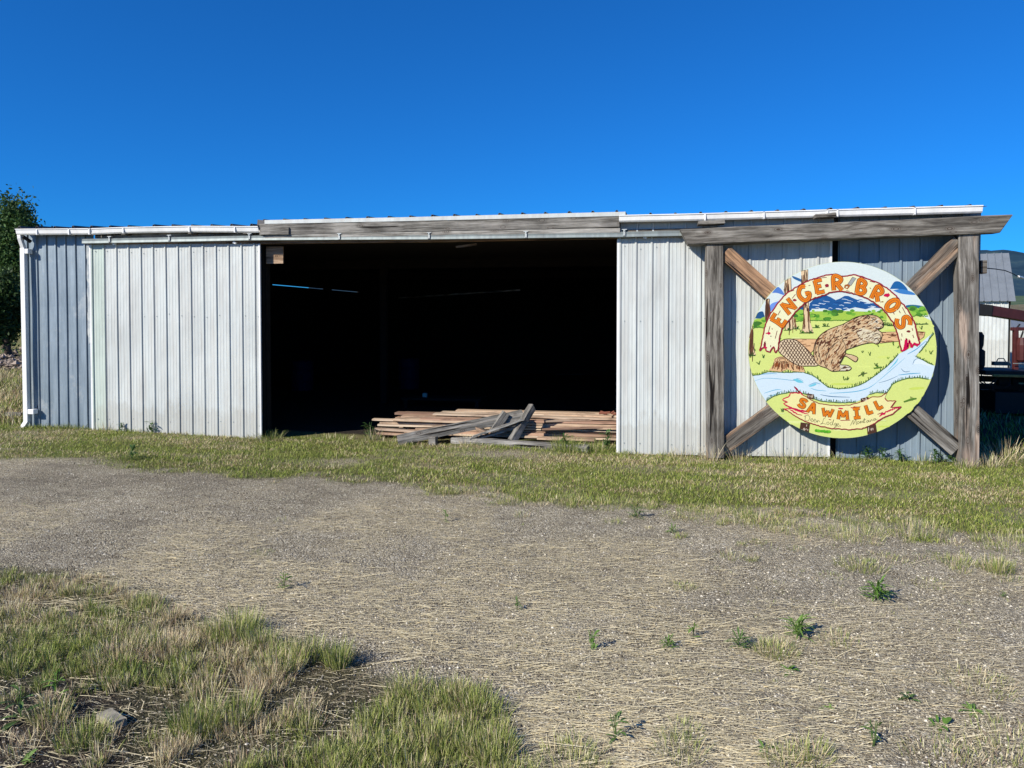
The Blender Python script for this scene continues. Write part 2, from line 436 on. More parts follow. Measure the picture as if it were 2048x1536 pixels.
def timber(name, p0, p1, w, h, mat, parent=None, roll=0.0, seed=0, rough=0.004, segs=10, cuts=(0, 0), up=None):
    """beam from p0 to p1 (centre line); w across (local y), h up (local z); local x is its length"""
    p0, p1 = Vector(p0), Vector(p1); X = (p1 - p0); L = X.length; X.normalize()
    upv = Vector(up) if up else (Vector((0, 0, 1)) if abs(X.z) < 0.9 else Vector((0, -1, 0)))
    Y = upv.cross(X).normalized(); Z = X.cross(Y)
    M3 = Matrix((X, Y, Z)).transposed() @ Matrix.Rotation(roll, 3, 'X')
    M = Matrix.Translation(p0) @ M3.to_4x4()
    rr = random.Random(seed * 31 + 5)
    prof = [(-w/2, -h/2), (w/2, -h/2), (w/2, h/2), (-w/2, h/2)]; b = min(w, h) * 0.06
    pr = []
    for i, (a, c) in enumerate(prof):
        sx = 1 if a > 0 else -1; sz = 1 if c > 0 else -1
        e1, e2 = (a - sx * b, c), (a, c - sz * b)
        pr += [e1, e2] if i in (1, 3) else [e2, e1]
    n = len(pr); vs = []; fs = []; off = [0] * n
    for i in range(segs + 1):
        x = L * i / segs
        off = [o * 0.7 + rr.uniform(-rough, rough) for o in off]
        for j, (a, c) in enumerate(pr):
            xx = x
            if i == 0: xx += cuts[0] * (c / h + 0.5)
            if i == segs: xx += cuts[1] * (c / h + 0.5)
            if i in (0, segs): xx += rr.uniform(-rough, rough)
            vs.append((xx, a * (1 + off[j] / w), c * (1 + off[j] / h) + off[(j + 3) % n] * 0.5))
    for i in range(segs):
        for j in range(n):
            k = (j + 1) % n; fs.append((i*n+j, i*n+k, (i+1)*n+k, (i+1)*n+j))
    fs.append(tuple(range(n))[::-1]); fs.append(tuple(segs * n + j for j in range(n)))
    o = mk(name, vs, fs, mat, parent, M=M)
    bm = bmesh.new(); bm.from_mesh(o.data); bmesh.ops.recalc_face_normals(bm, faces=bm.faces); bm.to_mesh(o.data); bm.free()
    return o

XL = on_y(50, 650, 0.08).x; XR = on_y(1957, 650, 0.08).x
shed = thing('sawmill_shed', (0.5 * (XL + XR), 0, 0), 'long low metal clad open fronted shed with white sliding doors and dark empty interior', 'shed')
# wall of the left end, the strip over the right door and the blue grey right end
wl, x0, x1 = sheet('wall', 52, 190, (461, 461), (862, 872), 0.10, 0.19, 0.022, M_galv, shed, minor=0, phase=0.06, wob=0.008, seed=2)
sheet('wall', 1236, 1668, (446, 432), (476, 468), 0.04, 0.229, 0.019, M_white, shed, minor=0, rows=3, phase=0.05)
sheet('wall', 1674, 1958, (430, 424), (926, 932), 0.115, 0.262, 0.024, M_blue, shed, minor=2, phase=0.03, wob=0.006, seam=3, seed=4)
# rust spot on the left wall
rs = NT('rust_stain'); rn = rs.noise(rs.coord((1,1,1), False), 30, 4, 0.7)
rs.base(rs.ramp(rn, [(0.4, (0.18,0.07,0.03)), (0.6, (0.42,0.33,0.27))]), 0.9)
c = on_y(78, 808, 0.096)
rv = [(c.x + 0.045 * math.cos(a) * (0.5 + random.random()), 0.0985, c.z + 0.13 * math.sin(a) * (0.5 + random.random() * 0.7)) for a in np.linspace(0, 2*math.pi, 14, endpoint=False)]
mk('rust_patch', rv, [tuple(range(14))], rs.m, wl)

bl = NT('zinc_bloom'); bn_ = bl.noise(bl.coord((1,1,0.6), False), 9, 5, 0.7)
bl.base(bl.ramp(bn_, [(0.42, (0.27,0.31,0.34)), (0.6, (0.48,0.50,0.48))]), 0.7)
c = on_y(176, 590, 0.097); rv = []
for k in range(14): rv.append((c.x + 0.05 + random.uniform(-0.005, 0), 0.0965, c.z + 0.9 - k * 0.13))
for k in range(14): rv.append((c.x - 0.055 + random.uniform(0, 0.07), 0.0965, c.z - 0.85 + k * 0.13))
mk('bloom_patch', rv, [tuple(range(28))], bl.m, wl)
# sliding doors (wooden frame behind ribbed sheets)
def door(name, parts, y, ax, bx, ztop, zbot, label=None):
    """the first sheet is the door, the rest and its frame are its children"""
    A, B = on_y(ax, ztop[0], y), on_y(bx, ztop[1], y); C_, D = on_y(ax, zbot[0], y), on_y(bx, zbot[1], y)
    x0 = 0.5 * (A.x + C_.x); x1 = 0.5 * (B.x + D.x)
    mb = MB()
    yy = y + 0.03
    mb.box(((x0+x1)/2, yy, (A.z+B.z)/2 - 0.05), (x1-x0-0.01, 0.04, 0.09)); mb.box(((x0+x1)/2, yy, (C_.z+D.z)/2 + 0.09), (x1-x0-0.01, 0.04, 0.09))
    for x in (x0 + 0.05, (x0+x1)/2, x1 - 0.05): mb.box((x, yy, (A.z + C_.z)/2), (0.09, 0.038, A.z - C_.z - 0.25))
    fr = mb.build(name, M_darkwood, shed)
    if label: fr['label'] = label
    sc_ = MB()
    for p in parts:
        sheet('door_panel', p[0], p[1], (np.interp(p[0], (ax, bx), ztop), np.interp(p[1], (ax, bx), ztop)),
              (np.interp(p[0], (ax, bx), zbot), np.interp(p[1], (ax, bx), zbot)), y + p[3], 0.229, 0.019, p[2], fr, minor=3, phase=p[4], seam=p[5], wob=0.005, seed=p[6])
    # screw heads on the ribs
    k = 0; x = x0 + 0.1
    while x < x1:
        for hgt in (0.06, 0.62, 0.955):
            if random.random() < 0.75:
                z = C_.z + (A.z - C_.z) * (hgt + random.uniform(-0.01, 0.01))
                sc_.cyl((x, y + 0.002, z), (x, y - 0.008, z), 0.0075, 6)
        x += 0.229
    sc_.build('screw_heads', M_track, fr)['kind'] = 'stuff'
    # thin white edge trim
    for x in (x0 + 0.004, x1 - 0.004): e = MB(); e.box((x, y + 0.002, (A.z + C_.z) / 2), (0.03, 0.034, A.z - C_.z - 0.03)); e.build('edge_trim', M_trim, fr)
    return fr, x0, x1
dl, dlx0, dlx1 = door('sliding_door', [(183, 213, M_green, 0.006, 0.03, 0, 3), (211, 522, M_white, 0.0, 0.0, 4, 4)], 0.0, 183, 521, (489, 487), (861, 882), 'white ribbed sliding door left of the opening')
dr, drx0, drx1 = door('sliding_door', [(1235, 1660, M_white, 0.0, 0.03, 4, 9)], 0.0, 1235, 1660, (476, 465), (908, 914), 'white ribbed sliding door behind the round sign')

# header beam, wooden track board, rail with brackets
pts = [(p.x, p.y, p.z) for p in (on_y(172, 485, 0.03), on_y(520, 484.5, 0.03), on_y(900, 480, 0.03), on_y(1236, 473.5, 0.03), on_y(1660, 464, 0.03))]
path_prof('track_board', pts, [(-0.045, -0.028), (0.05, -0.028), (0.05, 0.03), (-0.045, 0.03)], M_warm, shed)
tp = [on_y(a, b, -0.065) for a, b in ((168, 483), (500, 476.5), (860, 474.5), (1240, 469.5), (1662, 461))]
M_bracket = painted_metal('bracket_zinc', (0.45,0.48,0.47), (0.3,0.3,0.28), 0.5, 0.5)
rail = path_prof('door_rail', [(p.x, p.y, p.z) for p in tp], [(-0.05, -0.035), (-0.035, -0.042), (-0.0, -0.042), (0.0, 0.035), (-0.03, 0.04), (-0.05, 0.03), (-0.046, 0.0)], M_track, shed)
for bx_, by_ in ((223, 477), (342, 474.5), (502, 471.5), (681, 471.5), (860, 469.5), (1053, 467.5), (1249, 463.5)):
    p = on_y(bx_, by_, -0.075); mb = MB()
    mb.box((p.x, -0.125, p.z - 0.02), (0.03, 0.012, 0.085)); mb.box((p.x, -0.11, p.z + 0.028), (0.075, 0.04, 0.012)); mb.cyl((p.x, -0.13, p.z + 0.01), (p.x, -0.14, p.z + 0.01), 0.010, 6)
    mb.box((p.x, -0.10, p.z - 0.062), (0.045, 0.05, 0.010))
    bevel(mb.build('rail_bracket', M_bracket, shed), 0.003)
for (a, b) in ((228, 487.5), (470, 485.5), (1290, 475)):
    p = on_y(a, b, -0.05); mb = MB(); mb.box(p, (0.05, 0.05, 0.03), M=Matrix.Rotation(0.4, 3, 'Y')); mb.build('rail_clip', M_trim, shed)
# boards above the rail
def board_px(name, pa, pb, hpx_a, hpx_b, y, th, mat, seed=0, parent=None):
    a, b = on_y(pa[0], pa[1], y), on_y(pb[0], pb[1], y)
    da = (a - CAM).dot(FW) / F
    return timber(name, (a.x, y + th/2, a.z), (b.x, y + th/2, b.z), th, hpx_a * da * 1.02, mat, parent or shed, seed=seed, rough=0.003, segs=16)
M_fascia = wood('pale_fascia_plank', (0.085,0.078,0.068), (0.20,0.19,0.168), (0.34,0.32,0.29))
board_px('fascia_board', (190, 471.5), (520, 468), 10, 10, 0.03, 0.04, M_pale, 1)
board_px('fascia_board', (519, 459.0), (1239, 441.5), 22, 22, -0.125, 0.05, M_fascia, 2)
board_px('track_backing_board', (530, 471.5), (1240, 460.5), 9, 9, -0.115, 0.10, M_pale, 3)
board_px('track_backing_board', (1238, 463), (1664, 453), 7, 7, 0.02, 0.04, M_greybrown, 5)
board_px('end_block', (521, 462.5), (577, 461.5), 14, 14, -0.155, 0.06, M_fascia, 4)
# flashing over the middle
fa = [on_y(a, b, -0.135) for a, b in ((529, 444), (800, 438.5), (1251, 427.5))]
path_prof('roof_flashing', [(p.x, p.y, p.z) for p in fa], [(0, -0.03), (0.004, -0.03), (0.006, 0.028), (0.45, 0.07), (0.45, 0.074), (0, 0.03)], M_white, shed)
mb = MB(); p = on_y(521, 444, -0.12)
mb.add([(p.x - 0.06, -0.12, p.z - 0.05), (p.x + 0.08, -0.12, p.z - 0.05), (p.x + 0.10, -0.12, p.z + 0.02), (p.x - 0.05, -0.12, p.z + 0.04),
        (p.x - 0.06, -0.02, p.z - 0.05), (p.x + 0.08, -0.02, p.z - 0.05), (p.x + 0.10, -0.02, p.z + 0.02), (p.x - 0.05, -0.02, p.z + 0.04)],
       [(0,1,2,3), (7,6,5,4), (0,4,5,1), (1,5,6,2), (2,6,7,3), (3,7,4,0)]); mb.build('flashing_end', M_roof, shed)
# roofs: three ribbed sheets, rising gently to a ridge in the middle of the shed
def roof(pa, pb, yf, lift, hrib=0.035, pitch=0.35):
    a, b = on_y(pa[0], pa[1], yf), on_y(pb[0], pb[1], yf)
    cols = [(a.x, 0)]; x = a.x + 0.1
    while x < b.x - 0.05: cols += [(x - 0.03, 0), (x - 0.012, hrib), (x + 0.012, hrib), (x + 0.03, 0)]; x += pitch
    cols.append((b.x, 0)); vs = []; fs = []
    for (x, h) in cols:
        z = a.z + (b.z - a.z) * (x - a.x) / (b.x - a.x) + lift
        vs += [(x, yf, z + h + random.uniform(-0.006, 0.006)), (x, 7.5, z + 0.45 + h), (x, 15.4, z + h)]
    for i in range(len(cols) - 1):
        for r in range(2): q = i*3+r; fs.append((q, q+3, q+4, q+1))
    o = mk('roof', vs, fs, M_roof, shed); m = o.modifiers.new('t', 'SOLIDIFY'); m.thickness = 0.006; return o
roof((28, 456.5), (300, 455), -0.11, 0.0); roof((296, 453.5), (517, 451.8), -0.11, 0.0)
roof((516, 443), (1252, 424.5), -0.05, 0.0)
roof((1238, 432.5), (1974, 412.0), -0.12, 0.0)
# gutters: open trough section
GP = [(0.13, 0.045), (0.13, -0.045), (0.03, -0.05), (0.012, -0.03), (0.0, 0.03), (-0.012, 0.035), (-0.012, 0.048), (0.006, 0.048), (0.010, 0.03), (0.022, -0.025), (0.034, -0.043), (0.125, -0.04), (0.125, 0.045)]
def gutter(pxs, joints):
    P = [on_y(a, b, -0.15) for a, b in pxs]
    g = path_prof('gutter', [(p.x, p.y, p.z) for p in P], GP, M_trim, shed)
    for j in joints:
        py_ = np.interp(j, [a for a, b in pxs], [b for a, b in pxs]); p = on_y(j, py_, -0.158); mb = MB()
        mb.box((p.x, p.y + 0.006, p.z), (0.022, 0.02, 0.094)); mb.box((p.x, p.y + 0.06, p.z - 0.052), (0.022, 0.12, 0.006)); mb.build('gutter_joint', M_trim, g)
    return g
gutter([(31, 463.5), (90, 463), (181, 462.5)], (73, 137, 178)); gutter([(183, 462.5), (245, 460), (380, 457.6), (516, 458.5)], (246, 378, 469))
gutter([(1238, 436.8), (1400, 433.5), (1675, 425.5), (1966, 417.5)], (1410, 1528, 1655, 1675, 1830))
# lookout blocks under the left gutter, dark gaps
for a, b in ((246, 466), (380, 464.5), (490, 464)):
    p = on_y(a, b, -0.12); mb = MB(); mb.box(p + Vector((0, 0.08, 0)), (0.09, 0.14, 0.05)); mb.build('gutter_bracket', M_grey, shed)
# downspout with elbow, straps and kick out at the foot
P = lambda a, b, y: on_y(a, b, y)
dsb = lambda q: q
def rect_tube(name, pts, w, d, mat, parent):
    vs = []; fs = []
    for p in pts: vs += [(p[0] - w/2, p[1] - d/2, p[2]), (p[0] + w/2, p[1] - d/2, p[2]), (p[0] + w/2, p[1] + d/2, p[2]), (p[0] - w/2, p[1] + d/2, p[2])]
    for i in range(len(pts) - 1):
        for j in range(4): k = (j+1) % 4; fs.append((i*4+j, i*4+k, (i+1)*4+k, (i+1)*4+j))
    fs.append((3,2,1,0)); n = len(pts)*4 - 4; fs.append((n, n+1, n+2, n+3))
    return bevel(mk(name, vs, fs, mat, parent), 0.006)
top = P(47, 496, -0.02); bot = P(54, 845, -0.02)
ds = rect_tube('downspout', [(top.x, -0.02, top.z), (bot.x, -0.02, bot.z + 0.02), (bot.x - 0.05, -0.05, bot.z - 0.08), (bot.x - 0.20, -0.12, bot.z - 0.14)], 0.088, 0.07, M_trim, shed)
e0 = P(40, 470, -0.09); rect_tube('downspout_elbow', [(e0.x, -0.09, e0.z), (e0.x, -0.085, e0.z - 0.06), (top.x, -0.02, top.z + 0.0)], 0.07, 0.06, M_trim, ds)
mb = MB(); a, b = P(46, 473, -0.1), P(62, 484, 0.0); mb.tube([a, b], 0.03, 6); mb.build('spout_stub', M_black, ds)
for a, b in ((53, 503), (64, 823)):
    p = P(a, b, 0.0); mb = MB(); mb.box((p.x, 0.0, p.z), (0.15, 0.10, 0.085)); bevel(mb.build('downspout_strap', M_trim, ds), 0.01)
# inside: lining, slit under the eave on the left, posts, beams
def slab(name, a, b, mat=M_lining):
    mb = MB(); mb.box([(a[i] + b[i]) / 2 for i in range(3)], [abs(b[i] - a[i]) for i in range(3)]); return mb.build(name, mat, shed)
OL, OR = dlx1 - 0.04, drx0 + 0.04
slab('leak_block_panel', (XL + 0.05, 0.16, 0.0), (OL, 0.22, 3.28)); slab('leak_block_panel', (OR, 0.16, 0.0), (XR - 0.03, 0.22, 3.28))  # panels added behind the doors to stop light leaks
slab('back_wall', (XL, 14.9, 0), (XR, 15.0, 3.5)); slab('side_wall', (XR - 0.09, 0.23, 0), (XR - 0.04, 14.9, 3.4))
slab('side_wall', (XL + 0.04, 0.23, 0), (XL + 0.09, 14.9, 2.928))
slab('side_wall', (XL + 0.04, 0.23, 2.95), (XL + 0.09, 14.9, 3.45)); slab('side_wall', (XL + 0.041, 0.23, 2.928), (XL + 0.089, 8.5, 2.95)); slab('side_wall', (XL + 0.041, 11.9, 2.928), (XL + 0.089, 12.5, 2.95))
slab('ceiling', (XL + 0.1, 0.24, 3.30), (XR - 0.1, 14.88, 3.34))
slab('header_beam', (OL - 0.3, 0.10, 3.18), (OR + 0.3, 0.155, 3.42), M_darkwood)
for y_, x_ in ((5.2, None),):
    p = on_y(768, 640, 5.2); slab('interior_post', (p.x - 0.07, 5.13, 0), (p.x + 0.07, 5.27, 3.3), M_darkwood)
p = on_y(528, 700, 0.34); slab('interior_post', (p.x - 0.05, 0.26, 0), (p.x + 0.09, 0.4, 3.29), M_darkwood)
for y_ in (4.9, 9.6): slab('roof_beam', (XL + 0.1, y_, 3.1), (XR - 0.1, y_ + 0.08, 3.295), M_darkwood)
# sunlit plywood gusset just inside the opening, loose strip under the header
a, b = on_y(533, 494, 0.175), on_y(567, 527, 0.175)
ply = wood('brown_plywood', (0.16,0.10,0.065), (0.34,0.23,0.15), (0.46,0.33,0.23))
gz_ = MB(); gz_.box((0, 0, 0), (b.x - a.x, 0.03, a.z - b.z)); gz_.build('plywood_gusset', ply, shed, M=Matrix.Translation(((a.x + b.x)/2, 0.175, (a.z + b.z)/2)))
a, b = on_y(912, 494, 0.25), on_y(953, 489, 0.25)
timber('loose_strip', a, b, 0.02, 0.03, M_warm, shed, seed=9)
a, b = on_y(797, 596, 9.4), on_y(1040, 580, 4.8)
timber('lit_rafter_edge', a, b, 0.03, 0.03, M_pale, shed, seed=8)  # pale strip whose colour stands for the lit edge of a rafter

# ------------------------------------------------------------------ timber sign frame
YF = -0.25
fr = thing('timber_frame', (on_y(1680, 700, -0.15).x, -0.15, 0), 'big weathered timber frame with cross braces holding up the round sign', 'timber frame')
def vpost(pxl_t, pxr_t, pt, pxl_b, pxr_b, pb, mat, seed):
    a0, a1 = on_y(pxl_t, pt, YF), on_y(pxr_t, pt, YF); b0, b1 = on_y(pxl_b, pb, YF), on_y(pxr_b, pb, YF)
    w_ = (a1.x - a0.x + b1.x - b0.x) / 2
    return timber('post', ((b0.x + b1.x)/2, YF + 0.1, b0.z - 0.05), ((a0.x + a1.x)/2, YF + 0.1, a0.z), w_, 0.20, mat, fr, seed=seed, rough=0.006, segs=14)
vpost(1411, 1448, 486, 1414, 1449, 908, M_grey, 21)
vpost(1918, 1959, 464, 1920, 1960, 926, M_post, 22)
a, b = on_y(1376, 473.5, -0.30), on_y(2000, 447.5, -0.30)
dpth = (on_y(1690, 460, -0.3) - CAM).dot(FW) / F
hb = 33 * dpth
timber('top_beam', (a.x, -0.30 + 0.12, a.z), (b.x, -0.30 + 0.12, b.z), 0.24, hb, M_grey, fr, seed=23, rough=0.006, segs=20, cuts=(-0.11, 0.16))
def brace(p, q, mat, seed, yc=-0.165, w_=0.212):
    a, b = on_y(p[0], p[1], yc - 0.045), on_y(q[0], q[1], yc - 0.045)
    timber('brace', (a.x, yc, a.z), (b.x, yc, b.z), w_, 0.085, mat, fr, up=(0, -1, 0), seed=seed, rough=0.004)
brace((1450, 504), (1620, 655), M_warm, 24); brace((1921, 484), (1745, 660), M_greybrown, 25)
brace((1452, 891), (1620, 770), M_greybrown, 26); brace((1914, 899), (1745, 752), M_grey, 27)
for a_, b_, s_ in ((1422, 447, 0.36), (1649, 433, 0.26)):
    p = on_y(a_, b_, -0.18); timber('beam_block', (p.x - s_/2, -0.18, p.z), (p.x + s_/2, -0.18, p.z + 0.01), 0.2, 0.05, M_grey, fr, seed=int(a_))
# ------------------------------------------------------------------ round painted sign
YS = -0.245
def zs(x, y, yy=YS): return on_y(1450 + x / 3.839, 500 + y / 3.839, yy)
c0 = zs(886.5, 769.5); RAD = 0.5 * ((zs(886.5, 92).z - zs(886.5, 1447).z) / 2 + (zs(1608, 770).x - zs(165, 770).x) / 2)
sign = None
mb = MB(); n = 96
ring = [(math.cos(2*math.pi*i/n) * RAD, math.sin(2*math.pi*i/n) * RAD) for i in range(n)]
mb.add([(a, 0.0, b) for a, b in ring] + [(a, 0.034, b) for a, b in ring], [tuple(range(n)), tuple(range(2*n-1, n-1, -1))] + [(i, n+i, n+(i+1)%n, (i+1)%n) for i in range(n)])
sign = mb.build('round_sign', painted_metal('sign_board_paint', (0.50,0.55,0.25), (0.55,0.57,0.38), 0.4, 0.4), None, M=Matrix.Translation(c0))
bm = bmesh.new(); bm.from_mesh(sign.data); bmesh.ops.recalc_face_normals(bm, faces=bm.faces); bm.to_mesh(sign.data); bm.free()
tag(sign, 'large round hand painted sawmill sign with a beaver, mounted on crossed timbers', 'sign')

def pcol(c):
    r = srgb(*c); m = sum(r) / 3
    return tuple(max(0.0, 0.78 * (v * 1.06 - m * 0.06)) for v in r)
class Paint:
    def __init__(s, d0): s.v = []; s.f = []; s.c = []; s.d = d0
    def loc(s, p, clamp=True):
        w_ = zs(p[0], p[1]); u, v = w_.x - c0.x, w_.z - c0.z; r = math.hypot(u, v)
        if r > RAD * 0.997: k = RAD * 0.997 / r; u *= k; v *= k
        return u, v
    def poly(s, pts, col, jit=0):
        pts = dens(pts, 14) if len(pts) < 400 else pts
        L = [s.loc(p) for p in pts]; Q = [L[0]]
        for q in L[1:]:
            if math.hypot(q[0]-Q[-1][0], q[1]-Q[-1][1]) > 0.0012: Q.append(q)
        tri = tessellate_polygon([[Vector((a, b, 0)) for a, b in Q]])
        k = len(s.v); s.d += 1.2e-5
        s.v += [(a, -s.d, b) for a, b in Q]; s.f += [tuple(i + k for i in t_) for t_ in tri]; s.c += [pcol(col)] * len(Q)
    def line(s, pts, w_, col, taper=False):
        """stroke, width in picture units"""
        L = []
        for p in pts:
            q = s.loc(p)
            if not L or math.hypot(q[0]-L[-1][0], q[1]-L[-1][1]) > 0.0006: L.append(q)
        if len(L) < 2: return
        hw = w_ * RAD / 1400; k = len(s.v); s.d += 4e-6; N = len(L)
        for i, (a, b) in enumerate(L):
            p0, p1 = L[max(0, i-1)], L[min(N-1, i+1)]
            tx, tz = p1[0]-p0[0], p1[1]-p0[1]; l = math.hypot(tx, tz) or 1e-6
            h_ = hw * (1 if not taper else (0.35 + 0.65 * math.sin(math.pi * (i + 0.5) / N)))
            nx, nz = -tz / l * h_, tx / l * h_
            s.v += [(a + nx, -s.d, b + nz), (a - nx, -s.d, b - nz)]; s.c += [pcol(col)] * 2
        for i in range(N - 1): s.f.append((k+2*i, k+2*i+1, k+2*i+3, k+2*i+2))
    def build(s, name, mat):
        o = mk_np(name, np.array([(a + c0.x, b + c0.y, c_ + c0.z) for a, b, c_ in s.v]), [np.array([f for f in s.f if len(f) == 3], np.int64).reshape(-1, 3), np.array([f for f in s.f if len(f) == 4], np.int64).reshape(-1, 4)], np.array(s.c), mat, sign)
        bm = bmesh.new(); bm.from_mesh(o.data)
        fl = [f for f in bm.faces if f.normal.y > 0]; bmesh.ops.reverse_faces(bm, faces=fl); bm.to_mesh(o.data); bm.free(); return o
def dens(pts, step):
    out = []; n = len(pts)
    for i in range(n):
        a, b = pts[i], pts[(i+1) % n]; d = math.hypot(b[0]-a[0], b[1]-a[1]); k = max(1, int(d / step))
        out += [(a[0] + (b[0]-a[0]) * j / k, a[1] + (b[1]-a[1]) * j / k) for j in range(k)]
    return out
def curve(pts, k=6):
    P_ = [pts[0]] + list(pts) + [pts[-1]]; out = []
    for i in range(1, len(P_) - 2):
        a, b, c, d = P_[i-1], P_[i], P_[i+1], P_[i+2]
        for j in range(k):
            t_ = j / k
            out.append(tuple(0.5 * ((2*b[m]) + (-a[m]+c[m])*t_ + (2*a[m]-5*b[m]+4*c[m]-d[m])*t_*t_ + (-a[m]+3*b[m]-3*c[m]+d[m])*t_**3) for m in (0, 1)))
    out.append(pts[-1]); return out
def jag(pts, amp, step=9):
    o = []
    for a, b in zip(pts[:-1], pts[1:]):
        d = math.hypot(b[0]-a[0], b[1]-a[1]); k = max(1, int(d / step))
        for j in range(k): o.append((a[0] + (b[0]-a[0])*j/k + random.uniform(-amp, amp), a[1] + (b[1]-a[1])*j/k + random.uniform(-amp, amp)))
    o.append(pts[-1]); return o
def inside(p, poly):
    x, y = p; r = False; j = len(poly) - 1
    for i in range(len(poly)):
        xi, yi = poly[i]; xj, yj = poly[j]
        if (yi > y) != (yj > y) and x < (xj-xi)*(y-yi)/(yj-yi) + xi: r = not r
        j = i
    return r
random.seed(11)
pt = Paint(0.0004)
MEAD = (216,227,136); CREAM = (240,238,196); RED = (150,36,56); CRIM = (200,26,78); BRN = (92,58,36); ORG = (236,136,44); DGR = (40,84,28); INK = (70,55,45)
big = [(886.5 + 760*math.cos(a), 769.5 + 716*math.sin(a)) for a in np.linspace(0, 2*math.pi, 120, endpoint=False)]
pt.poly(big, MEAD)
for i in range(46):      # brushed variation of the meadow
    x = random.uniform(180, 1580); y = random.uniform(560, 1400); l = random.uniform(60, 190)
    pt.line(curve([(x, y), (x + l/2, y + random.uniform(-6, 6)), (x + l, y + random.uniform(-8, 8))]), random.uniform(8, 22), random.choice([(222,233,140), (205,220,108), (228,236,160), (216,228,128)]), True)
# sky
skyp = [(886.5 + 760*math.cos(a), 769.5 + 716*math.sin(a)) for a in np.linspace(math.pi + 0.30, 2*math.pi - 0.30, 60)]
pt.poly(skyp + [(1500, 500), (1200, 470), (886, 500), (600, 500), (260, 520)], (221,232,229))
for pts, cl in (([(360,330),(400,285),(430,300),(455,345),(400,330)], (90,130,200)), ([(340,440),(360,410),(430,385),(450,360),(470,385),(400,430),(350,470)], (120,155,225)),
                ([(510,195),(585,225),(600,250),(530,222)], (50,100,150)), ([(216,525),(235,490),(285,470),(300,495),(300,525)], (40,85,130)),
                ([(1265,300),(1300,245),(1345,245),(1390,285),(1400,315),(1330,300)], (40,100,160)), ([(1290,310),(1360,300),(1440,325),(1460,345),(1350,335)], (70,130,195)),
                ([(1390,425),(1440,420),(1520,430),(1550,440),(1400,450)], (45,105,140)), ([(470,470),(560,440),(650,430),(650,470),(480,490)], (40,90,140))):
    pt.poly(cl and curve(pts + [pts[0]], 4)[:-1], cl)
# mountains under the arch
mt = [(650,410),(690,372),(735,350),(770,345),(812,362),(850,385),(884,372),(918,352),(945,352),(990,372),(1040,392),(1090,405),(1140,410),(1180,425),(1195,448),(1130,440),(1080,455),(1000,440),(940,455),(880,476),(820,468),(760,448),(700,452),(650,450)]
pt.poly(mt, (38,88,146))
for i in range(44):
    x = random.uniform(660, 1150); y = random.uniform(375, 450); l = random.uniform(18, 60)
    if inside((x, y), mt): pt.line([(x, y), (x + l/2, y + random.uniform(-7, 5)), (x + l, y + random.uniform(-2, 9))], random.uniform(3, 8), random.choice([(225,235,240), (200,220,235), (30,70,130), (60,120,180)]), True)
# shrubs
for (xa, xb, ya, yb, nb) in ((480, 1240, 470, 535, 60), (1395, 1560, 450, 500, 20), (212, 305, 530, 590, 14)):
    pt.poly([(xa, ya + 8), ((xa+xb)/2, ya - 4), (xb, ya + 8), (xb, yb), (xa, yb + 12)], (168,200,84))
    for i in range(nb):
        x = random.uniform(xa, xb); y = random.uniform(ya - 6, yb); r = random.uniform(9, 24)
        pt.poly([(x + r*1.4*math.cos(a)*random.uniform(.7, 1.1), y + r*0.8*math.sin(a)*random.uniform(.7, 1.1)) for a in np.linspace(0, 2*math.pi, 9, endpoint=False)], random.choice([(98,158,56), (120,178,64), (82,140,50), (150,196,80), (66,116,44)]))
    pt.line(jag([(xa, yb + 14), ((xa+xb)/2, yb + 4), (xb, yb + 8)], 4), 7, (80,128,50))
# trunks
for tk in ([(583,160),(636,150),(634,240),(640,400),(655,560),(680,632),(590,632),(605,520),(600,380),(588,260)], [(458,240),(505,212),(508,300),(500,400),(520,500),(560,600),(460,618),(478,520),(470,400),(452,300)],
           [(312,392),(340,372),(344,440),(350,530),(306,530)], [(206,580),(216,640),(214,720),(238,805),(182,810),(190,700),(188,625)]):
    pt.poly(tk, (232,205,165))
    xs = [p[0] for p in tk]; ys = [p[1] for p in tk]
    for i in range(60):
        y = random.uniform(min(ys), max(ys) - 60); x = random.uniform(min(xs) + 4, max(xs) - 4); l = random.uniform(40, 110)
        q = [(x, y), (x + random.uniform(-4, 4), y + l/2), (x + (x - np.mean(xs))*0.15, y + l)]
        if sum(inside(p, tk) for p in q) >= 2: pt.line(q, random.uniform(5, 10), random.choice([BRN, (120,80,50), (70,45,30)]), True)
    pt.line(tk[len(tk)//2:], 5, BRN); pt.line(tk[:len(tk)//2], 5, BRN)
for (x, y) in ((600,632),(650,632),(480,610),(545,600),(205,805),(700,590),(775,580),(1240,570),(1275,575)):
    for k in range(7): a = random.uniform(-26, 26); pt.line([(x + a*0.6, y + 6), (x + a, y - random.uniform(8, 22))], 5, DGR, True)
    pt.line([(x - 30, y + 6), (x + 28, y + 6)], 7, DGR, True)
for i in range(26):
    x = random.uniform(220, 1560); y = random.uniform(620, 880)
    for k in range(3): pt.line([(x + random.uniform(-8, 8), y + 6), (x + random.uniform(-14, 14), y - random.uniform(5, 15))], 4, random.choice([DGR, (110,150,50)]), True)
for i in range(16):
    x = random.uniform(380, 1250); y = random.uniform(1120, 1400); pt.line([(x, y), (x + random.uniform(20, 60), y + random.uniform(-4, 4))], 7, random.choice([(190,208,90), (228,236,170)]), True)
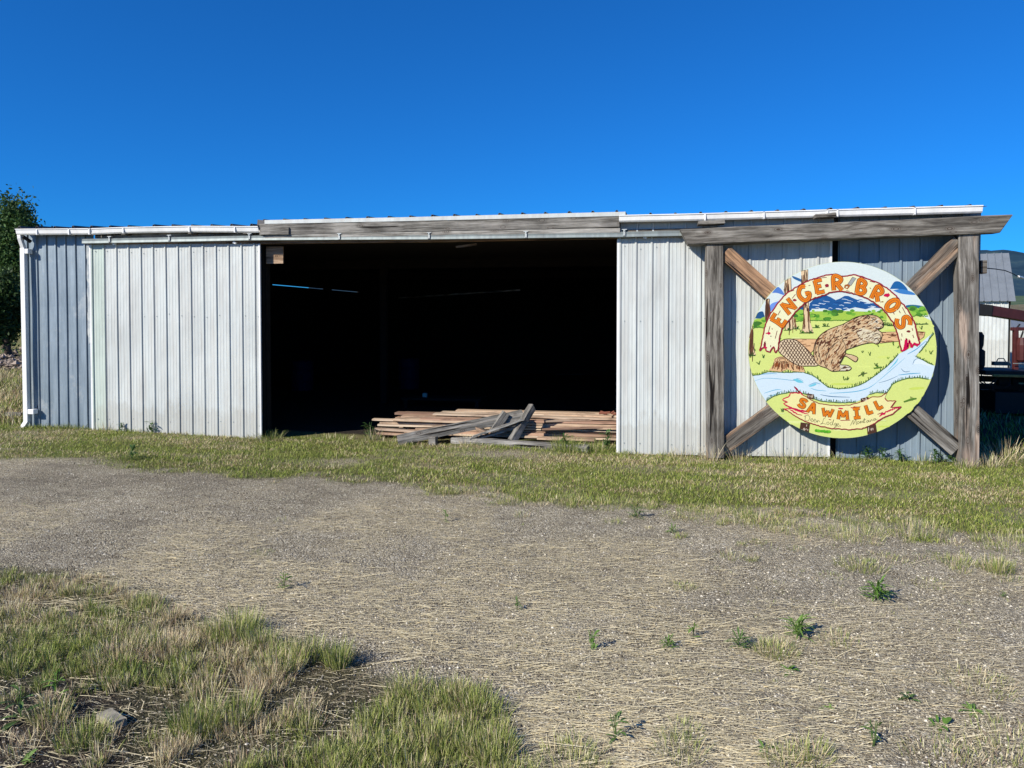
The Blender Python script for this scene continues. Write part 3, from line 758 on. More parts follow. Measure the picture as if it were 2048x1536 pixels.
# river
up_ = [(190,968),(260,958),(330,935),(470,940),(600,938),(650,955),(700,978),(740,1015),(790,1052),(870,1068),(960,1058),(1050,1030),(1130,980),(1210,920),(1280,860),(1330,800),(1400,765),(1500,715),(1600,632)]
rt_ = [(1545,728),(1500,770),(1465,812),(1510,840),(1560,875),(1620,890),(1600,990)]
lo_ = [(1560,992),(1480,980),(1400,985),(1330,1005),(1285,1030),(1240,1100),(1170,1092),(1105,1108),(1070,1140),(1000,1168),(870,1172),(740,1160),(680,1140),(640,1112),(580,1095),(500,1092),(420,1105),(360,1128),(310,1165),(200,1120)]
pt.poly(up_ + rt_ + lo_, (214,231,240))
pt.poly([(1475,835),(1510,845),(1600,895),(1560,890),(1500,875),(1445,875)], (226,238,244))
for pts in ([(215,1010),(300,985),(420,990),(520,1000),(560,985),(600,1005)], [(300,1100),(380,1075),(430,1070)], [(520,1000),(590,1015),(600,1020)], [(640,1040),(690,1020),(735,1030)], [(655,1060),(700,1075),(780,1082)], [(730,1110),(820,1125),(960,1130)],
            [(800,1100),(900,1095),(1010,1085),(1100,1060),(1160,1020)], [(1160,1020),(1230,960),(1300,900),(1380,830)], [(1330,960),(1420,950),(1500,945)], [(1180,1020),(1250,1000),(1330,965)], [(1350,910),(1380,935),(1420,930)], [(1400,800),(1470,760),(1540,700)],
            [(230,960),(330,950),(400,950)], [(1440,880),(1455,845),(1490,830)], [(330,1120),(380,1110),(440,1080)]):
    pt.line(curve(pts), random.uniform(4, 8), random.choice([(90,165,200), (110,180,210), (95,130,160)]), True)
for a in ([(520,992),(560,990),(600,1015),(560,1018)], [(1290,880),(1330,830),(1310,870),(1240,935)], [(640,1045),(690,1025),(700,1035),(660,1050)]): pt.poly(curve(a + [a[0]])[:-1], (120,200,220))
def bank(line_, amp=24, hang=False):
    for i in range(len(line_) - 1):
        (x0_, y0_), (x1_, y1_) = line_[i], line_[i+1]; k = max(1, int(math.hypot(x1_-x0_, y1_-y0_) / 10))
        for j in range(k):
            x = x0_ + (x1_-x0_)*j/k; y = y0_ + (y1_-y0_)*j/k
            pt.line([(x, y + 4), (x + random.uniform(-8, 8), y - random.uniform(6, amp))], random.uniform(4, 7), random.choice([DGR, (50,80,35), (80,120,45)]), True)
    pt.line(jag(line_, 2.5, 14), 6, (70,105,55))
bank(up_[:16]); bank(lo_[:8]); bank(lo_[9:19]); bank([(1600,638),(1530,740),(1490,790)], 14); bank([(1465,818),(1530,850),(1600,884)], 16); bank([(1465,570),(1560,568)], 14)
# logs behind the beaver
for lg_ in ([(430,700),(520,682),(700,684),(700,745),(650,800),(560,760),(440,740)], [(1190,632),(1330,628),(1332,700),(1190,715)], [(1480,625),(1535,630),(1525,668),(1495,690)]):
    pt.poly(lg_, (228,185,140)); xs = [p[0] for p in lg_]; ys = [p[1] for p in lg_]
    for i in range(26):
        x = random.uniform(min(xs), max(xs) - 30); y = random.uniform(min(ys) + 5, max(ys) - 5); l = random.uniform(20, 60)
        if inside((x, y), lg_) and inside((x+l, y), lg_): pt.line([(x, y), (x+l, y + random.uniform(-3, 3))], random.uniform(4, 8), random.choice([BRN, (120,72,45)]), True)
    pt.line(lg_ + [lg_[0]], 4, BRN)
# stump
stp = [(335,925),(368,882),(380,832),(425,815),(500,828),(560,868),(600,893),(612,938),(520,930),(480,915),(430,935)]
pt.poly(stp, (226,186,140))
for i in range(110):
    x = random.uniform(345, 600); y = random.uniform(850, 905); l = random.uniform(15, 42)
    if inside((x, y), stp) and inside((x-4, y+l), stp): pt.line([(x, y), (x - (470-x)*0.08, y + l)], random.uniform(4, 8), random.choice([BRN, (150,80,40), (110,62,35)]), True)
for r in (1.0, 0.7, 0.42): pt.line([(440 + 58*r*math.cos(a), 845 + 24*r*math.sin(a)) for a in np.linspace(0, 2*math.pi, 18)], 4, BRN)
# tail
tail = [(408,742),(425,705),(460,686),(510,684),(560,702),(610,745),(650,785),(690,835),(712,885),(640,890),(570,888),(510,860),(450,815),(415,782)]
pt.poly(curve(tail + [tail[0]], 3)[:-1], (228,206,172))
for i in range(15):
    x = 400 + i * 24
    for (dx, dy) in ((150, 200), (-120, 200)):
        seg = [(x + dx*k/24 + (0 if dx > 0 else 60), 690 + dy*k/24) for k in range(25)]; seg = [p for p in seg if inside(p, tail)]
        if len(seg) > 2: pt.line(seg, 6, (70,42,28))
pt.line(curve(tail + [tail[0]]), 7, (60,38,26))
# beaver
body = [(1212,592),(1215,565),(1195,530),(1160,505),(1110,498),(1050,505),(1000,518),(950,545),(900,572),(840,592),(780,618),(730,655),(695,705),(680,770),(686,840),(720,885),(775,905),(820,930),(880,928),(945,925),(968,905),(940,885),(880,875),(915,815),(960,835),(1000,858),(1018,828),(985,808),(930,795),(925,770),(990,745),(1060,722),(1130,712),(1165,722),(1195,695),(1205,640),(1175,615),(1190,605)]
body = curve(body + [body[0]], 4)[:-1]
pt.poly(body, (214,184,144))
paw = [(880,878),(940,885),(968,905),(945,925),(880,928)]; pt.poly(paw, (222,215,190))
for p_ in ([(1010,610),(1060,600),(1130,620),(1190,640),(1195,690),(1165,720),(1120,700),(1060,690),(1020,660)],): pt.poly(p_, (222,210,178))
for i in range(1000):
    x = random.uniform(680, 1215); y = random.uniform(500, 930)
    if not inside((x, y), body): continue
    if x < 900: ang = math.radians(-50 + random.uniform(-25, 25)) if y < 760 else math.radians(-62 + random.uniform(-20, 20))
    else: ang = math.radians(-25 + random.uniform(-18, 18))
    l = random.uniform(14, 46); q = [(x, y), (x + l*0.5*math.cos(ang), y + l*0.5*math.sin(ang) - 2), (x + l*math.cos(ang), y + l*math.sin(ang))]
    if not inside(q[-1], body): continue
    light = (x > 1010 and y > 600) or (x > 1090)
    pt.line(q, random.uniform(3, 7) if light else random.uniform(4, 11), random.choice([(150,120,88), (110,80,58), (228,215,185), (240,230,205)] if light else [(92,52,32), (104,60,38), (72,42,28), (170,122,84), (230,204,166), (220,190,150), (190,150,110)]), True)
for pts in ([(700,700),(690,770),(710,840)], [(740,690),(715,770),(740,860)], [(900,690),(925,740),(920,800),(885,870)], [(870,700),(800,760),(770,850)], [(1012,612),(1015,650),(1050,690),(1100,712)], [(1130,650),(1170,640),(1195,670),(1180,710)], [(1140,690),(1165,680),(1180,700)],
            [(1150,548),(1162,540),(1172,550),(1160,558),(1150,548)], [(1185,560),(1205,572),(1212,590)], [(1190,600),(1170,612),(1150,625)], [(1120,520),(1135,530),(1125,545)], [(870,930),(900,905),(960,900)], [(960,835),(1000,858)], [(820,930),(850,915)]):
    pt.line(curve(pts), 4, INK)
pt.line(body + [body[0]], 5.5, (56,34,24))
pt.poly([(1160 + 11*math.cos(a), 549 + 9*math.sin(a)) for a in np.linspace(0, 6.28, 10, endpoint=False)], (240,230,210)); pt.line([(1154,549),(1168,551)], 11, (30,25,22)); pt.line([(1206,566),(1216,572)], 12, (50,34,26)); pt.line(curve([(1195,598),(1180,604),(1150,596)]), 5, (50,34,26)); pt.line(curve([(1085,512),(1098,503),(1108,518),(1098,530)]), 6, (60,40,28))
for (x, y) in ((295,820),(255,870),(1295,722),(1110,800),(1165,900),(1160,880),(1050,950),(910,990),(935,990),(1507,600),(1430,1145),(1580,790),(440,1235),(1055,960)):
    for k in range(4): pt.line([(x + random.uniform(-8, 8), y + 8), (x + random.uniform(-18, 18), y - random.uniform(6, 22))], 4.5, random.choice([DGR, (90,120,40)]), True)
pt.line([(1370,1165),(1420,1148),(1468,1138)], 14, (95,135,50), True); pt.line([(1140,908),(1200,898)], 12, (95,135,50), True); pt.line([(1020,968),(1055,950),(1090,942)], 6, (70,80,50), True)
# the log arch
outer = [(262,772),(275,735),(296,640),(300,600),(325,540),(360,470),(412,400),(470,335),(540,290),(600,255),(680,222),(760,198),(830,186),(890,204),(940,200),(985,188),(1050,205),(1110,228),(1180,252),(1250,300),(1310,350),(1350,400),(1400,455),(1425,505),(1455,560),(1472,640),(1492,722)]
inner = [(1352,775),(1345,730),(1330,680),(1312,610),(1290,560),(1240,490),(1200,445),(1140,400),(1080,368),(1010,342),(940,325),(880,318),(815,325),(760,345),(690,368),(620,402),(575,440),(520,500),(480,555),(440,600),(425,640),(415,700),(405,768)]
botR = [(1492,722),(1470,722),(1450,715),(1432,750),(1415,690),(1400,752),(1390,680),(1372,770),(1352,775)]; botL = [(405,768),(385,790),(372,740),(350,770),(345,785),(312,770),(305,700),(300,745),(262,772)]
pt.poly(outer + botR[1:-1] + inner + botL[1:-1], CREAM)
pt.line(jag(outer, 3, 14), 11, RED); pt.line(jag(inner, 3, 14), 11, (138,36,46)); pt.line(jag(botR, 3), 13, CRIM); pt.line(jag(botL, 3), 11, RED)
for q in ([(1388,690),(1380,765)], [(1425,715),(1430,745)], [(1370,770),(1400,745)], [(1445,715),(1480,735)], [(300,745),(320,755)]): pt.line(q, 18, CRIM)
for q in ([(742,214),(780,210)], [(770,285),(795,282)], [(1110,240),(1150,250)], [(1255,330),(1245,365)], [(1360,440),(1385,490)], [(345,585),(330,640)], [(400,620),(385,680)], [(425,465),(405,500)], [(360,600),(362,612)], [(350,730),(350,745)], [(540,340),(515,372)], [(640,275),(655,270)], [(1110,290),(1120,298)],
          [(1290,480),(1300,495)], [(1335,465),(1345,485)], [(1355,640),(1358,665)], [(1435,600),(1440,620)], [(1440,650),(1448,675)], [(1350,680),(1352,695)], [(930,312),(955,318)], [(505,318),(530,308)], [(1190,400),(1212,398)]): pt.line(q, 7, (130,60,60), True)
for (x, y, r, cl) in ((782,272,15,RED),(535,385,13,RED),(335,640,12,CRIM),(318,640,6,CRIM),(1408,625,13,(120,40,40)),(1240,348,20,CRIM),(352,662,5,INK),(1208,398,7,(150,110,50))):
    pt.poly([(x + r*1.2*math.cos(a)*random.uniform(.75, 1.2), y + r*0.8*math.sin(a)*random.uniform(.75, 1.2)) for a in np.linspace(0, 2*math.pi, 11, endpoint=False)], cl)
# little saw
pt.poly([(978,208),(1005,218),(965,275),(942,262)], (165,168,165)); pt.line([(978,208),(1005,218),(965,275),(942,262),(978,208)], 4, (90,90,90)); pt.poly([(942,262),(962,275),(940,303),(912,290),(918,268)], (165,95,50)); pt.poly([(930,278),(944,282),(934,293),(924,288)], CREAM)
# bottom banner
ban = [(440,1150),(495,1120),(500,1098),(575,1098),(530,1050),(600,1115),(660,1150),(720,1180),(860,1196),(960,1190),(1060,1160),(1130,1125),(1170,1130),(1200,1122),(1240,1098),(1225,1135),(1245,1160),(1310,1158),(1280,1195),(1270,1210),(1350,1202),(1290,1255),(1210,1290),(1140,1335),(1050,1372),(940,1378),(820,1370),(700,1345),(600,1310),(520,1262),(452,1218),(520,1218),(450,1180),(480,1165)]
pt.poly(ban, (240,232,168)); pt.line(jag(ban[5:15], 2, 12), 7, (140,50,50)); pt.line(jag(ban[15:24] , 2, 12), 8, RED); pt.line(jag(ban[20:31], 3, 12), 8, RED); pt.line(jag(ban[30:] + ban[:6], 3, 12), 9, CRIM)
for q in ([(460,1190),(560,1235),(640,1262)], [(500,1225),(560,1262)], [(520,1215),(620,1240)], [(560,1225),(650,1245)], [(1190,1262),(1280,1225),(1340,1205)], [(1185,1275),(1230,1255)], [(870,1215),(905,1218)], [(965,1210),(1040,1202)]): pt.line(jag(q, 4), 12, CRIM, True)
for q in ([(885,1308),(960,1306)], [(795,1300),(815,1304)], [(1170,1262),(1210,1246)], [(560,1262),(590,1268)]): pt.line(q, 6, RED)
for q in ([(580,1322),(650,1332),(640,1410),(570,1385)], [(1088,1352),(1155,1336),(1165,1400),(1092,1416)], [(625,1100),(682,1108),(678,1145),(632,1138)], [(1040,1140),(1098,1126),(1100,1142),(1042,1168)]):
    pt.poly(q, (80,52,38))
    for k in range(6):
        x = random.uniform(q[0][0] + 8, q[1][0] - 8); y = random.uniform(q[0][1] + 8, q[2][1] - 25); pt.line([(x, y), (x + random.uniform(-4, 4), y + random.uniform(8, 22))], 5, (230,215,195), True)
for k in range(16): x = random.uniform(700, 800); pt.poly([(x + 14*math.cos(a), 1385 + (x-700)*0.1 + 9*math.sin(a)*random.uniform(.6, 1.5)) for a in np.linspace(0, 6.28, 8, endpoint=False)], random.choice([(110,190,50), (90,165,45)]))
# lettering
G = {'E': [[(0.9,0.02),(0.15,0.02),(0.2,0.5),(0.15,0.98),(0.95,0.98)], [(0.2,0.5),(0.7,0.48)]],
     'N': [[(0.1,1),(0.14,0)], [(0.14,0.05),(0.86,0.92)], [(0.86,1),(0.88,0)]],
     'G': [[(0.85,0.08),(0.5,0.0),(0.15,0.25),(0.08,0.6),(0.35,0.97),(0.75,0.92),(0.95,0.62),(0.6,0.55)]],
     'R': [[(0.15,1),(0.15,0.02),(0.6,0.02),(0.85,0.22),(0.65,0.46),(0.25,0.5)], [(0.4,0.5),(0.9,1.0)]],
     'B': [[(0.15,1),(0.15,0.02),(0.6,0.04),(0.8,0.22),(0.6,0.45),(0.2,0.48)], [(0.6,0.48),(0.9,0.72),(0.65,0.97),(0.1,0.98)]],
     'O': [[(0.5 + 0.42*math.cos(a), 0.5 + 0.48*math.sin(a)) for a in np.linspace(0, 2*math.pi, 16)]],
     'S': [[(0.92,0.12),(0.6,0.0),(0.2,0.12),(0.2,0.38),(0.55,0.5),(0.85,0.65),(0.8,0.92),(0.4,1.0),(0.08,0.85)]],
     'A': [[(0.05,1),(0.45,0.02),(0.6,0.02),(0.95,1)], [(0.25,0.66),(0.8,0.66)]],
     'W': [[(0.02,0.02),(0.25,0.98),(0.5,0.3),(0.75,0.98),(0.98,0.02)]],
     'M': [[(0.05,1),(0.15,0.02),(0.5,0.7),(0.85,0.02),(0.95,1)]],
     'I': [[(0.1,0.03),(0.9,0.03)], [(0.5,0.03),(0.5,0.97)], [(0.1,0.97),(0.9,0.97)]],
     'L': [[(0.2,0.0),(0.25,0.95),(0.95,0.9)]]}
def glyph(ch, cx, cy, w_, h_, rot, wt):
    ca, sa = math.cos(math.radians(rot)), math.sin(math.radians(rot))
    T = lambda p: (cx + (p[0]-.5)*w_*ca + (p[1]-.5)*h_*sa, cy - (p[0]-.5)*w_*sa + (p[1]-.5)*h_*ca)
    st_ = [[T(p) for p in (curve(s_, 4) if ch in 'GSRB' else s_)] for s_ in G[ch]]
    def seg(s_, w2, col):
        if ch in 'GSO' or ch in 'RB': pt2.line(s_, w2, col)
        else:
            for a, b in zip(s_[:-1], s_[1:]):
                dx, dy = b[0]-a[0], b[1]-a[1]; l = math.hypot(dx, dy); e = w2*0.18/l
                pt2.line([(a[0]-dx*e, a[1]-dy*e), (b[0]+dx*e, b[1]+dy*e)], w2, col)
    for s_ in st_: seg(s_, wt + 10, (118,48,26))
    for s_ in st_: seg(s_, wt, ORG)
    for s_ in st_: seg(s_, wt * 0.22, (196,104,36))
    for s_ in st_: seg([(x + wt*0.28, y) for x, y in s_], wt * 0.12, (206,116,44))
pt2 = Paint(pt.d + 0.0003)
ptL = []
for a in (('E',410,540,66,104,56,28), ('N',488,432,84,96,40,28), ('G',604,335,88,110,22,32), ('E',720,280,66,96,12,28), ('R',862,256,84,108,2,30), ('/',),('B',1047,285,78,104,-12,30), ('R',1168,338,78,104,-27,30), ('O',1285,425,76,108,-52,36), ('S',1368,552,92,104,-72,30),
          ('/',),('S',595,1176,64,62,-30,20), ('A',668,1214,58,72,-18,20), ('W',786,1248,80,58,-8,19), ('M',905,1266,78,60,-2,20), ('I',1010,1252,54,74,6,22), ('L',1102,1224,50,66,16,22), ('L',1176,1188,50,66,24,22)): 
    if len(a) == 1: ptL.append(pt2); pt2 = Paint(pt.d + 0.0003)
    else: glyph(*a[:6], a[6] * 0.84)
ptB = pt2; pt2 = Paint(pt.d + 0.0003)
scr = [[(618,1272),(612,1308)], [(605,1278),(632,1268),(650,1284),(640,1308),(612,1310)], [(655,1308),(672,1300),(668,1292),(656,1302),(664,1316),(680,1310)], [(680,1310),(694,1306),(690,1297),(679,1307),(688,1322),(702,1316)], [(702,1316),(706,1306),(706,1324),(714,1310),(722,1312),(728,1320)],
       [(772,1288),(756,1296),(746,1330),(732,1336),(748,1330),(776,1338)], [(792,1318),(780,1326),(786,1340),(798,1334),(792,1318)], [(822,1318),(806,1328),(812,1344),(824,1334),(834,1300),(824,1334),(832,1344)], [(850,1326),(838,1336),(846,1346),(854,1330),(850,1362),(836,1362),(862,1346)], [(862,1344),(872,1338),(866,1330),(858,1344),(868,1354),(880,1346)], [(886,1346),(882,1358)],
       [(958,1344),(966,1340),(982,1306),(984,1338),(1004,1302),(1006,1338),(1014,1334)], [(1022,1314),(1012,1324),(1020,1334),(1030,1326),(1022,1314)], [(1032,1326),(1040,1312),(1040,1330),(1052,1312),(1056,1328)], [(1060,1326),(1070,1290),(1066,1324),(1076,1322)], [(1058,1304),(1082,1300)],
       [(1096,1306),(1084,1316),(1092,1324),(1102,1306),(1102,1320),(1110,1316)], [(1112,1302),(1114,1318),(1124,1300),(1130,1314)], [(1148,1292),(1136,1302),(1144,1310),(1154,1292),(1154,1306),(1168,1296)]]
for s_ in scr[:11]: pt2.line(curve(s_), 3.4, (110,106,72))
ptD = pt2; pt2 = Paint(pt.d + 0.0003)
for s_ in scr[11:]: pt2.line(curve(s_), 3.4, (110,106,72))
M_paint = vcol('hand_painted_enamel', 0.45, 0.0, 0.3, 0.10)
pt.build('painted_picture', M_paint); [q.build('arch_lettering', M_paint) for q in ptL]; ptD.build('script_lettering', M_paint); ptB.build('banner_lettering', M_paint); pt2.build('script_lettering', M_paint)
# ------------------------------------------------------------------ sawn boards inside the doorway
def lumber_mat():
    t = NT('fresh_sawn_board'); oi = t.n('ObjectInfo')
    c = t.ramp(oi.outputs['Random'], [(0.0, (0.34,0.21,0.14)), (0.22, (0.60,0.45,0.31)), (0.4, (0.24,0.15,0.11)), (0.6, (0.68,0.55,0.40)), (0.8, (0.44,0.27,0.19)), (1.0, (0.20,0.15,0.12))])
    g = t.noise(t.coord((0.8, 14, 14)), 2.2, 5, 0.7, 0.5)
    c = t.mix(t.ramp(g, [(0.36, (0.35,)*3), (0.56, (1,1,1))]), (0.16,0.08,0.05), c)
    d = t.noise(t.coord((1.2, 2, 2)), 1.6, 4); c = t.mix(t.ramp(d, [(0.55, (0,0,0)), (0.68, (0.7,)*3)]), c, (0.13,0.085,0.06))
    t.base(c, 0.85, 0, 0.15); t.bump(g, 0.5, 0.004); return t.m
M_lum = lumber_mat()
ordn = ['top', 'second', 'third', 'fourth', 'fifth', 'sixth', 'seventh', 'lowest', 'ninth', 'tenth']
rl = random.Random(5)
base_l = on_y(748, 700, 1.2).x; xr = on_y(1262, 700, 1.0).x
NL = 8
for row in range(4):
    for k in range(NL):
        layer = NL - 1 - k
        h = rl.choice((0.024, 0.030, 0.036, 0.040)); z = 0.03 + layer * 0.0425 + h / 2
        y = 0.98 + row * 0.235 + rl.uniform(-0.045, 0.045)
        if row == 0 and layer > 6: continue
        off = rl.uniform(0.0, 0.55)
        if layer >= 7: off = 0.85 + rl.uniform(0, 0.6)
        elif layer == 6: off += 0.0 if row else 0.5
        elif layer in (4, 5) : off += 0.15
        elif layer < 3: off += 0.35
        x0 = base_l + off; x1 = xr + rl.uniform(-0.12, 0.75) + 0.3
        if row == 0 and k % 3 == 0: x1 = xr - rl.uniform(0.05, 0.3)
        dz = rl.uniform(-0.004, 0.004); yaw = rl.uniform(-0.06, 0.06); tilt = rl.uniform(-0.012, 0.012)
        o = timber('sawn_board', (x0, y + yaw, z + dz + tilt), (x1, y - yaw, z + dz - tilt), 0.19 + rl.uniform(-0.02, 0.02), h, M_lum, None, seed=row*20+layer, rough=0.0025, segs=6)
        rowname = ['front row', 'second row back', 'third row back', 'rear row'][row]
        tag(o, 'reddish rough sawn board, %s from the top, %s of the doorway stack' % (ordn[k] if k else 'first', rowname), 'board', 'sawn boards stacked inside the shed opening')
for i, (a, b, c_, d_) in enumerate(((752, 857, 905, 868), (756, 866, 880, 872), (1130, 868, 1232, 873), (1075, 876, 1190, 880))):
    p = on_y(a, b, 0.72 - i*0.03); q = on_y(c_, d_, 0.70 - i*0.03)
    o = timber('sawn_board', p, q, 0.12, 0.03, M_lum, None, seed=80+i, segs=6)
    tag(o, ['loose board end jutting low from the left end of the stack', 'lowest loose board at the left end of the stack, half in weeds', 'loose board lying before the right end of the stack', 'short low board behind the pale ground beam'][i], 'board', 'sawn boards stacked inside the shed opening')
for i, (a, b, ya, c_, d_, yb, lb) in enumerate(((746, 838.5, 1.0, 990, 846, 1.1, 'long thin board sticking out furthest left from the stack'), (918, 823, 1.6, 1080, 829, 1.5, 'topmost loose board lying along the back of the stack'), (915, 834, 1.2, 1010, 836, 1.5, 'short board lying askew on top left of the stack'),
        (1070, 828, 1.5, 1225, 833, 1.25, 'loose board lying askew on the top right of the stack'), (1090, 842, 0.84, 1210, 838, 1.3, 'board slid forward from the right of the stack'), (1082, 858, 0.80, 1236, 853, 0.95, 'warped board hanging off the stack front at right'))):
    p = on_y(a, b, ya); q = on_y(c_, d_, yb)
    tag(timber('sawn_board', p, q, 0.13, 0.026, M_lum, None, seed=180+i, segs=8, rough=0.004), lb, 'board', 'sawn boards stacked inside the shed opening')
# bark offcut on top right
mb = MB(); p = on_y(1222, 828, 1.5)
for i in range(9): q = p + Vector((rl.uniform(-0.25, 0.2), rl.uniform(-0.1, 0.1), rl.uniform(-0.02, 0.05))); mb.tube([q, q + Vector((rl.uniform(0.05, 0.25), rl.uniform(-0.06, 0.06), rl.uniform(-0.03, 0.05)))], 0.02, 5)
tag(mb.build('bark_scraps', plain('red_bark', (0.22,0.08,0.05), 0.9)), 'heap of reddish bark scraps on the right end of the board stack', 'bark scraps')

# weathered beams thrown in front of the stack
def lbeam(name, p0, p1, mat, parent=None, up=(0,0,1)):
    """angle profile timber with a ledge"""
    p0, p1 = Vector(p0), Vector(p1); X = (p1-p0); L = X.length; X.normalize(); Y = Vector(up).cross(X).normalized(); Z = X.cross(Y)
    M = Matrix.Translation(p0) @ Matrix((X, Y, Z)).transposed().to_4x4()
    prof = [(-0.10,-0.07),(0.09,-0.072),(0.09,0.068),(0.0,0.072),(-0.012,0.02),(-0.10,0.008)]; n = len(prof); vs = []; fs = []; K = 14; rr = random.Random(3)
    for i in range(K+1):
        for a, b in prof: vs.append((L*i/K + (rr.uniform(-.01,.01) if i in (0,K) else 0), a + rr.uniform(-.003,.003), b + rr.uniform(-.003,.003)))
    for i in range(K):
        for j in range(n): k = (j+1)%n; fs.append((i*n+j, i*n+k, (i+1)*n+k, (i+1)*n+j))
    fs.append(tuple(range(n))[::-1]); fs.append(tuple(K*n+j for j in range(n)))
    o = mk(name, vs, fs, mat, parent, M=M); bm = bmesh.new(); bm.from_mesh(o.data); bmesh.ops.recalc_face_normals(bm, faces=bm.faces); bm.to_mesh(o.data); bm.free(); return o
gb = 'old weathered timbers thrown down before the board stack'
tag(lbeam('old_timber', on_y(796, 880, 0.12), on_y(1046, 829, 0.78), M_fascia), 'longest grey timber with a grooved face, sloping up from the grass to the stack', 'timber', gb)
tag(timber('old_timber', on_y(906, 881, 0.42), on_y(1177, 899, -0.02), 0.16, 0.12, M_pale, None, seed=41, rough=0.006), 'pale bleached timber lying flat on the ground in front of the others', 'timber', gb)
tag(timber('old_timber', on_y(1024, 882, 0.34), on_y(1063, 817, 0.62), 0.10, 0.115, M_fascia, None, seed=42, rough=0.007, cuts=(0, 0.05)), 'steeply leaning dark grey timber with the highest end', 'timber', gb)
tag(timber('old_timber', on_y(984, 866, 0.50), on_y(1012, 826, 0.60), 0.09, 0.12, M_fascia, None, seed=43, rough=0.006), 'short grey timber leaning up against the long sloping timber', 'timber', gb)
tag(timber('splintered_plank', on_y(938, 876, 0.30), on_y(1048, 838, 0.42), 0.09, 0.03, M_pale, None, seed=44, rough=0.008, cuts=(0.1, -0.06)), 'long pale splintered plank lying across the leaning timbers', 'plank', gb)
tag(timber('splintered_plank', on_y(950, 879, 0.36), on_y(1040, 852, 0.5), 0.08, 0.03, M_fascia, None, seed=45, rough=0.008, cuts=(0.08, 0.05)), 'shorter grey splintered plank under the pale one', 'plank', gb)
tag(timber('splintered_plank', on_y(946, 852, 0.5), on_y(975, 866, 0.42), 0.10, 0.05, M_greybrown, None, seed=46, rough=0.008), 'stubby brown broken plank beside the long sloping timber', 'plank', gb)
p = on_z(862, 891, 0.0); tag(timber('wood_block', (p.x - 0.05, p.y + 0.1, 0.06), (p.x + 0.06, p.y + 0.1, 0.06), 0.14, 0.13, M_grey, None, seed=47, segs=3), 'small grey block propping the long sloping timber off the ground', 'block')
# inside odds and ends, deep in the dark
def barrel(px_, py_, y, label):
    p = on_y(px_, py_, y); t_ = thing('plastic_barrel', (p.x, y, 0), label, 'barrel', 'blue barrels in the dark shed'); mb = MB()
    prof = [(0.26, 0), (0.29, 0.05), (0.29, 0.3), (0.30, 0.32), (0.29, 0.34), (0.29, 0.6), (0.30, 0.62), (0.29, 0.64), (0.28, 0.85), (0.25, 0.88)]
    mb.tube([(p.x, y, z) for r, z in prof], [r for r, z in prof], 20); mb.build('drum', M_barrel, t_, smooth=False)
    m2 = MB(); m2.cyl((p.x + 0.12, y, 0.88), (p.x + 0.12, y, 0.91), 0.035, 10); m2.build('bung', M_black, t_)
barrel(605, 830, 7.0, 'blue barrel nearer the left door, in the dark'); barrel(818, 800, 8.5, 'blue barrel behind the board stack, in the dark')
p = on_y(850, 790, 4.6); mb = MB(); mb.box((p.x, 4.6, p.z), (0.10, 0.06, 0.09)); 
o = bevel(mb.build('pale_scrap_box', plain('card', (0.6,0.55,0.5), 0.7))); tag(o, 'small pale box standing on a dark bench behind the board stack', 'box')  # pale box standing in for a light-coloured scrap
bn = thing('work_bench', (p.x, 4.75, 0), 'dark wooden bench behind the board stack in the shed', 'bench'); mb = MB(); mb.box((p.x + 0.4, 4.75, p.z - 0.075), (1.8, 0.6, 0.05)); mb.build('bench_top', M_darkwood, bn)
for dx in (-0.4, 1.2):
    for dy in (-0.25, 0.25): mb = MB(); mb.box((p.x + dx, 4.75 + dy, (p.z - 0.1)/2), (0.08, 0.08, p.z - 0.1)); mb.build('leg', M_darkwood, bn)

# ------------------------------------------------------------------ things in the distance, right
BD = R(18.1); BX = Vector((math.cos(BD), -math.sin(BD), 0)); BY = Vector((math.sin(BD), math.cos(BD), 0))
def barn(corner, length, depth, z0, ze, zr, name, label, cat, wallm, roofm, pitch=0.229, slant=0.0):
    b = thing(name, (corner.x, corner.y, z0), label, cat)
    vs = []; fs = []; n = int(length / pitch); cols = []
    for i in range(n + 1):
        s0 = -length + i * pitch; cols += [(s0, 0), (s0 + 0.03, 0.03), (s0 + 0.06, 0.03), (s0 + 0.09, 0)]
    for s_, h in cols:
        q = corner + BX * min(s_, 0) - BY * h; vs += [(q.x, q.y, z0), (q.x, q.y, ze)]
    fs = [(2*i, 2*i+2, 2*i+3, 2*i+1) for i in range(len(cols) - 1)]
    mk('wall', vs, fs, wallm, b)
    P_ = lambda s_, d, z: tuple((corner + BX * s_ + BY * d).to_tuple()[:2]) + (z,)
    mk('end_wall', [P_(0,0,z0), P_(0,depth,z0), P_(0,depth,ze), P_(0,depth/2,zr), P_(0,0,ze), P_(-length,0,z0), P_(-length,depth,z0), P_(-length,depth,ze), P_(-length,depth/2,zr), P_(-length,0,ze)], [(0,1,2,3,4), (9,8,7,6,5), (1,6,7,2)], wallm, b)
    vs = []; n = int(length / 0.45)
    cs = []
    for i in range(n + 1): s0 = -length + i * 0.45; cs += [(s0, 0), (s0 + 0.03, 0.05), (s0 + 0.06, 0.05), (s0 + 0.09, 0)]
    cs.append((0.25, 0)); cs = [(-length - 0.25, 0)] + cs
    for s_, h in cs: vs += [P_(s_, -0.3, ze - 0.02 + h), P_(s_, depth/2, zr + 0.04 + h), P_(s_, depth + 0.3, ze - 0.02 + h)]
    fs = []
    for i in range(len(cs) - 1): fs += [(3*i, 3*i+3, 3*i+4, 3*i+1), (3*i+1, 3*i+4, 3*i+5, 3*i+2)]
    mk('roof', vs, fs, roofm, b); return b
M_barnroof = painted_metal('grey_barn_roof', (0.16,0.18,0.20), (0.22,0.24,0.25), 0.5, 0.4)
def zof(py_, d): return CAM.z + (HOR - py_) / F * d
c_ = at(2020, 700, 50.0)
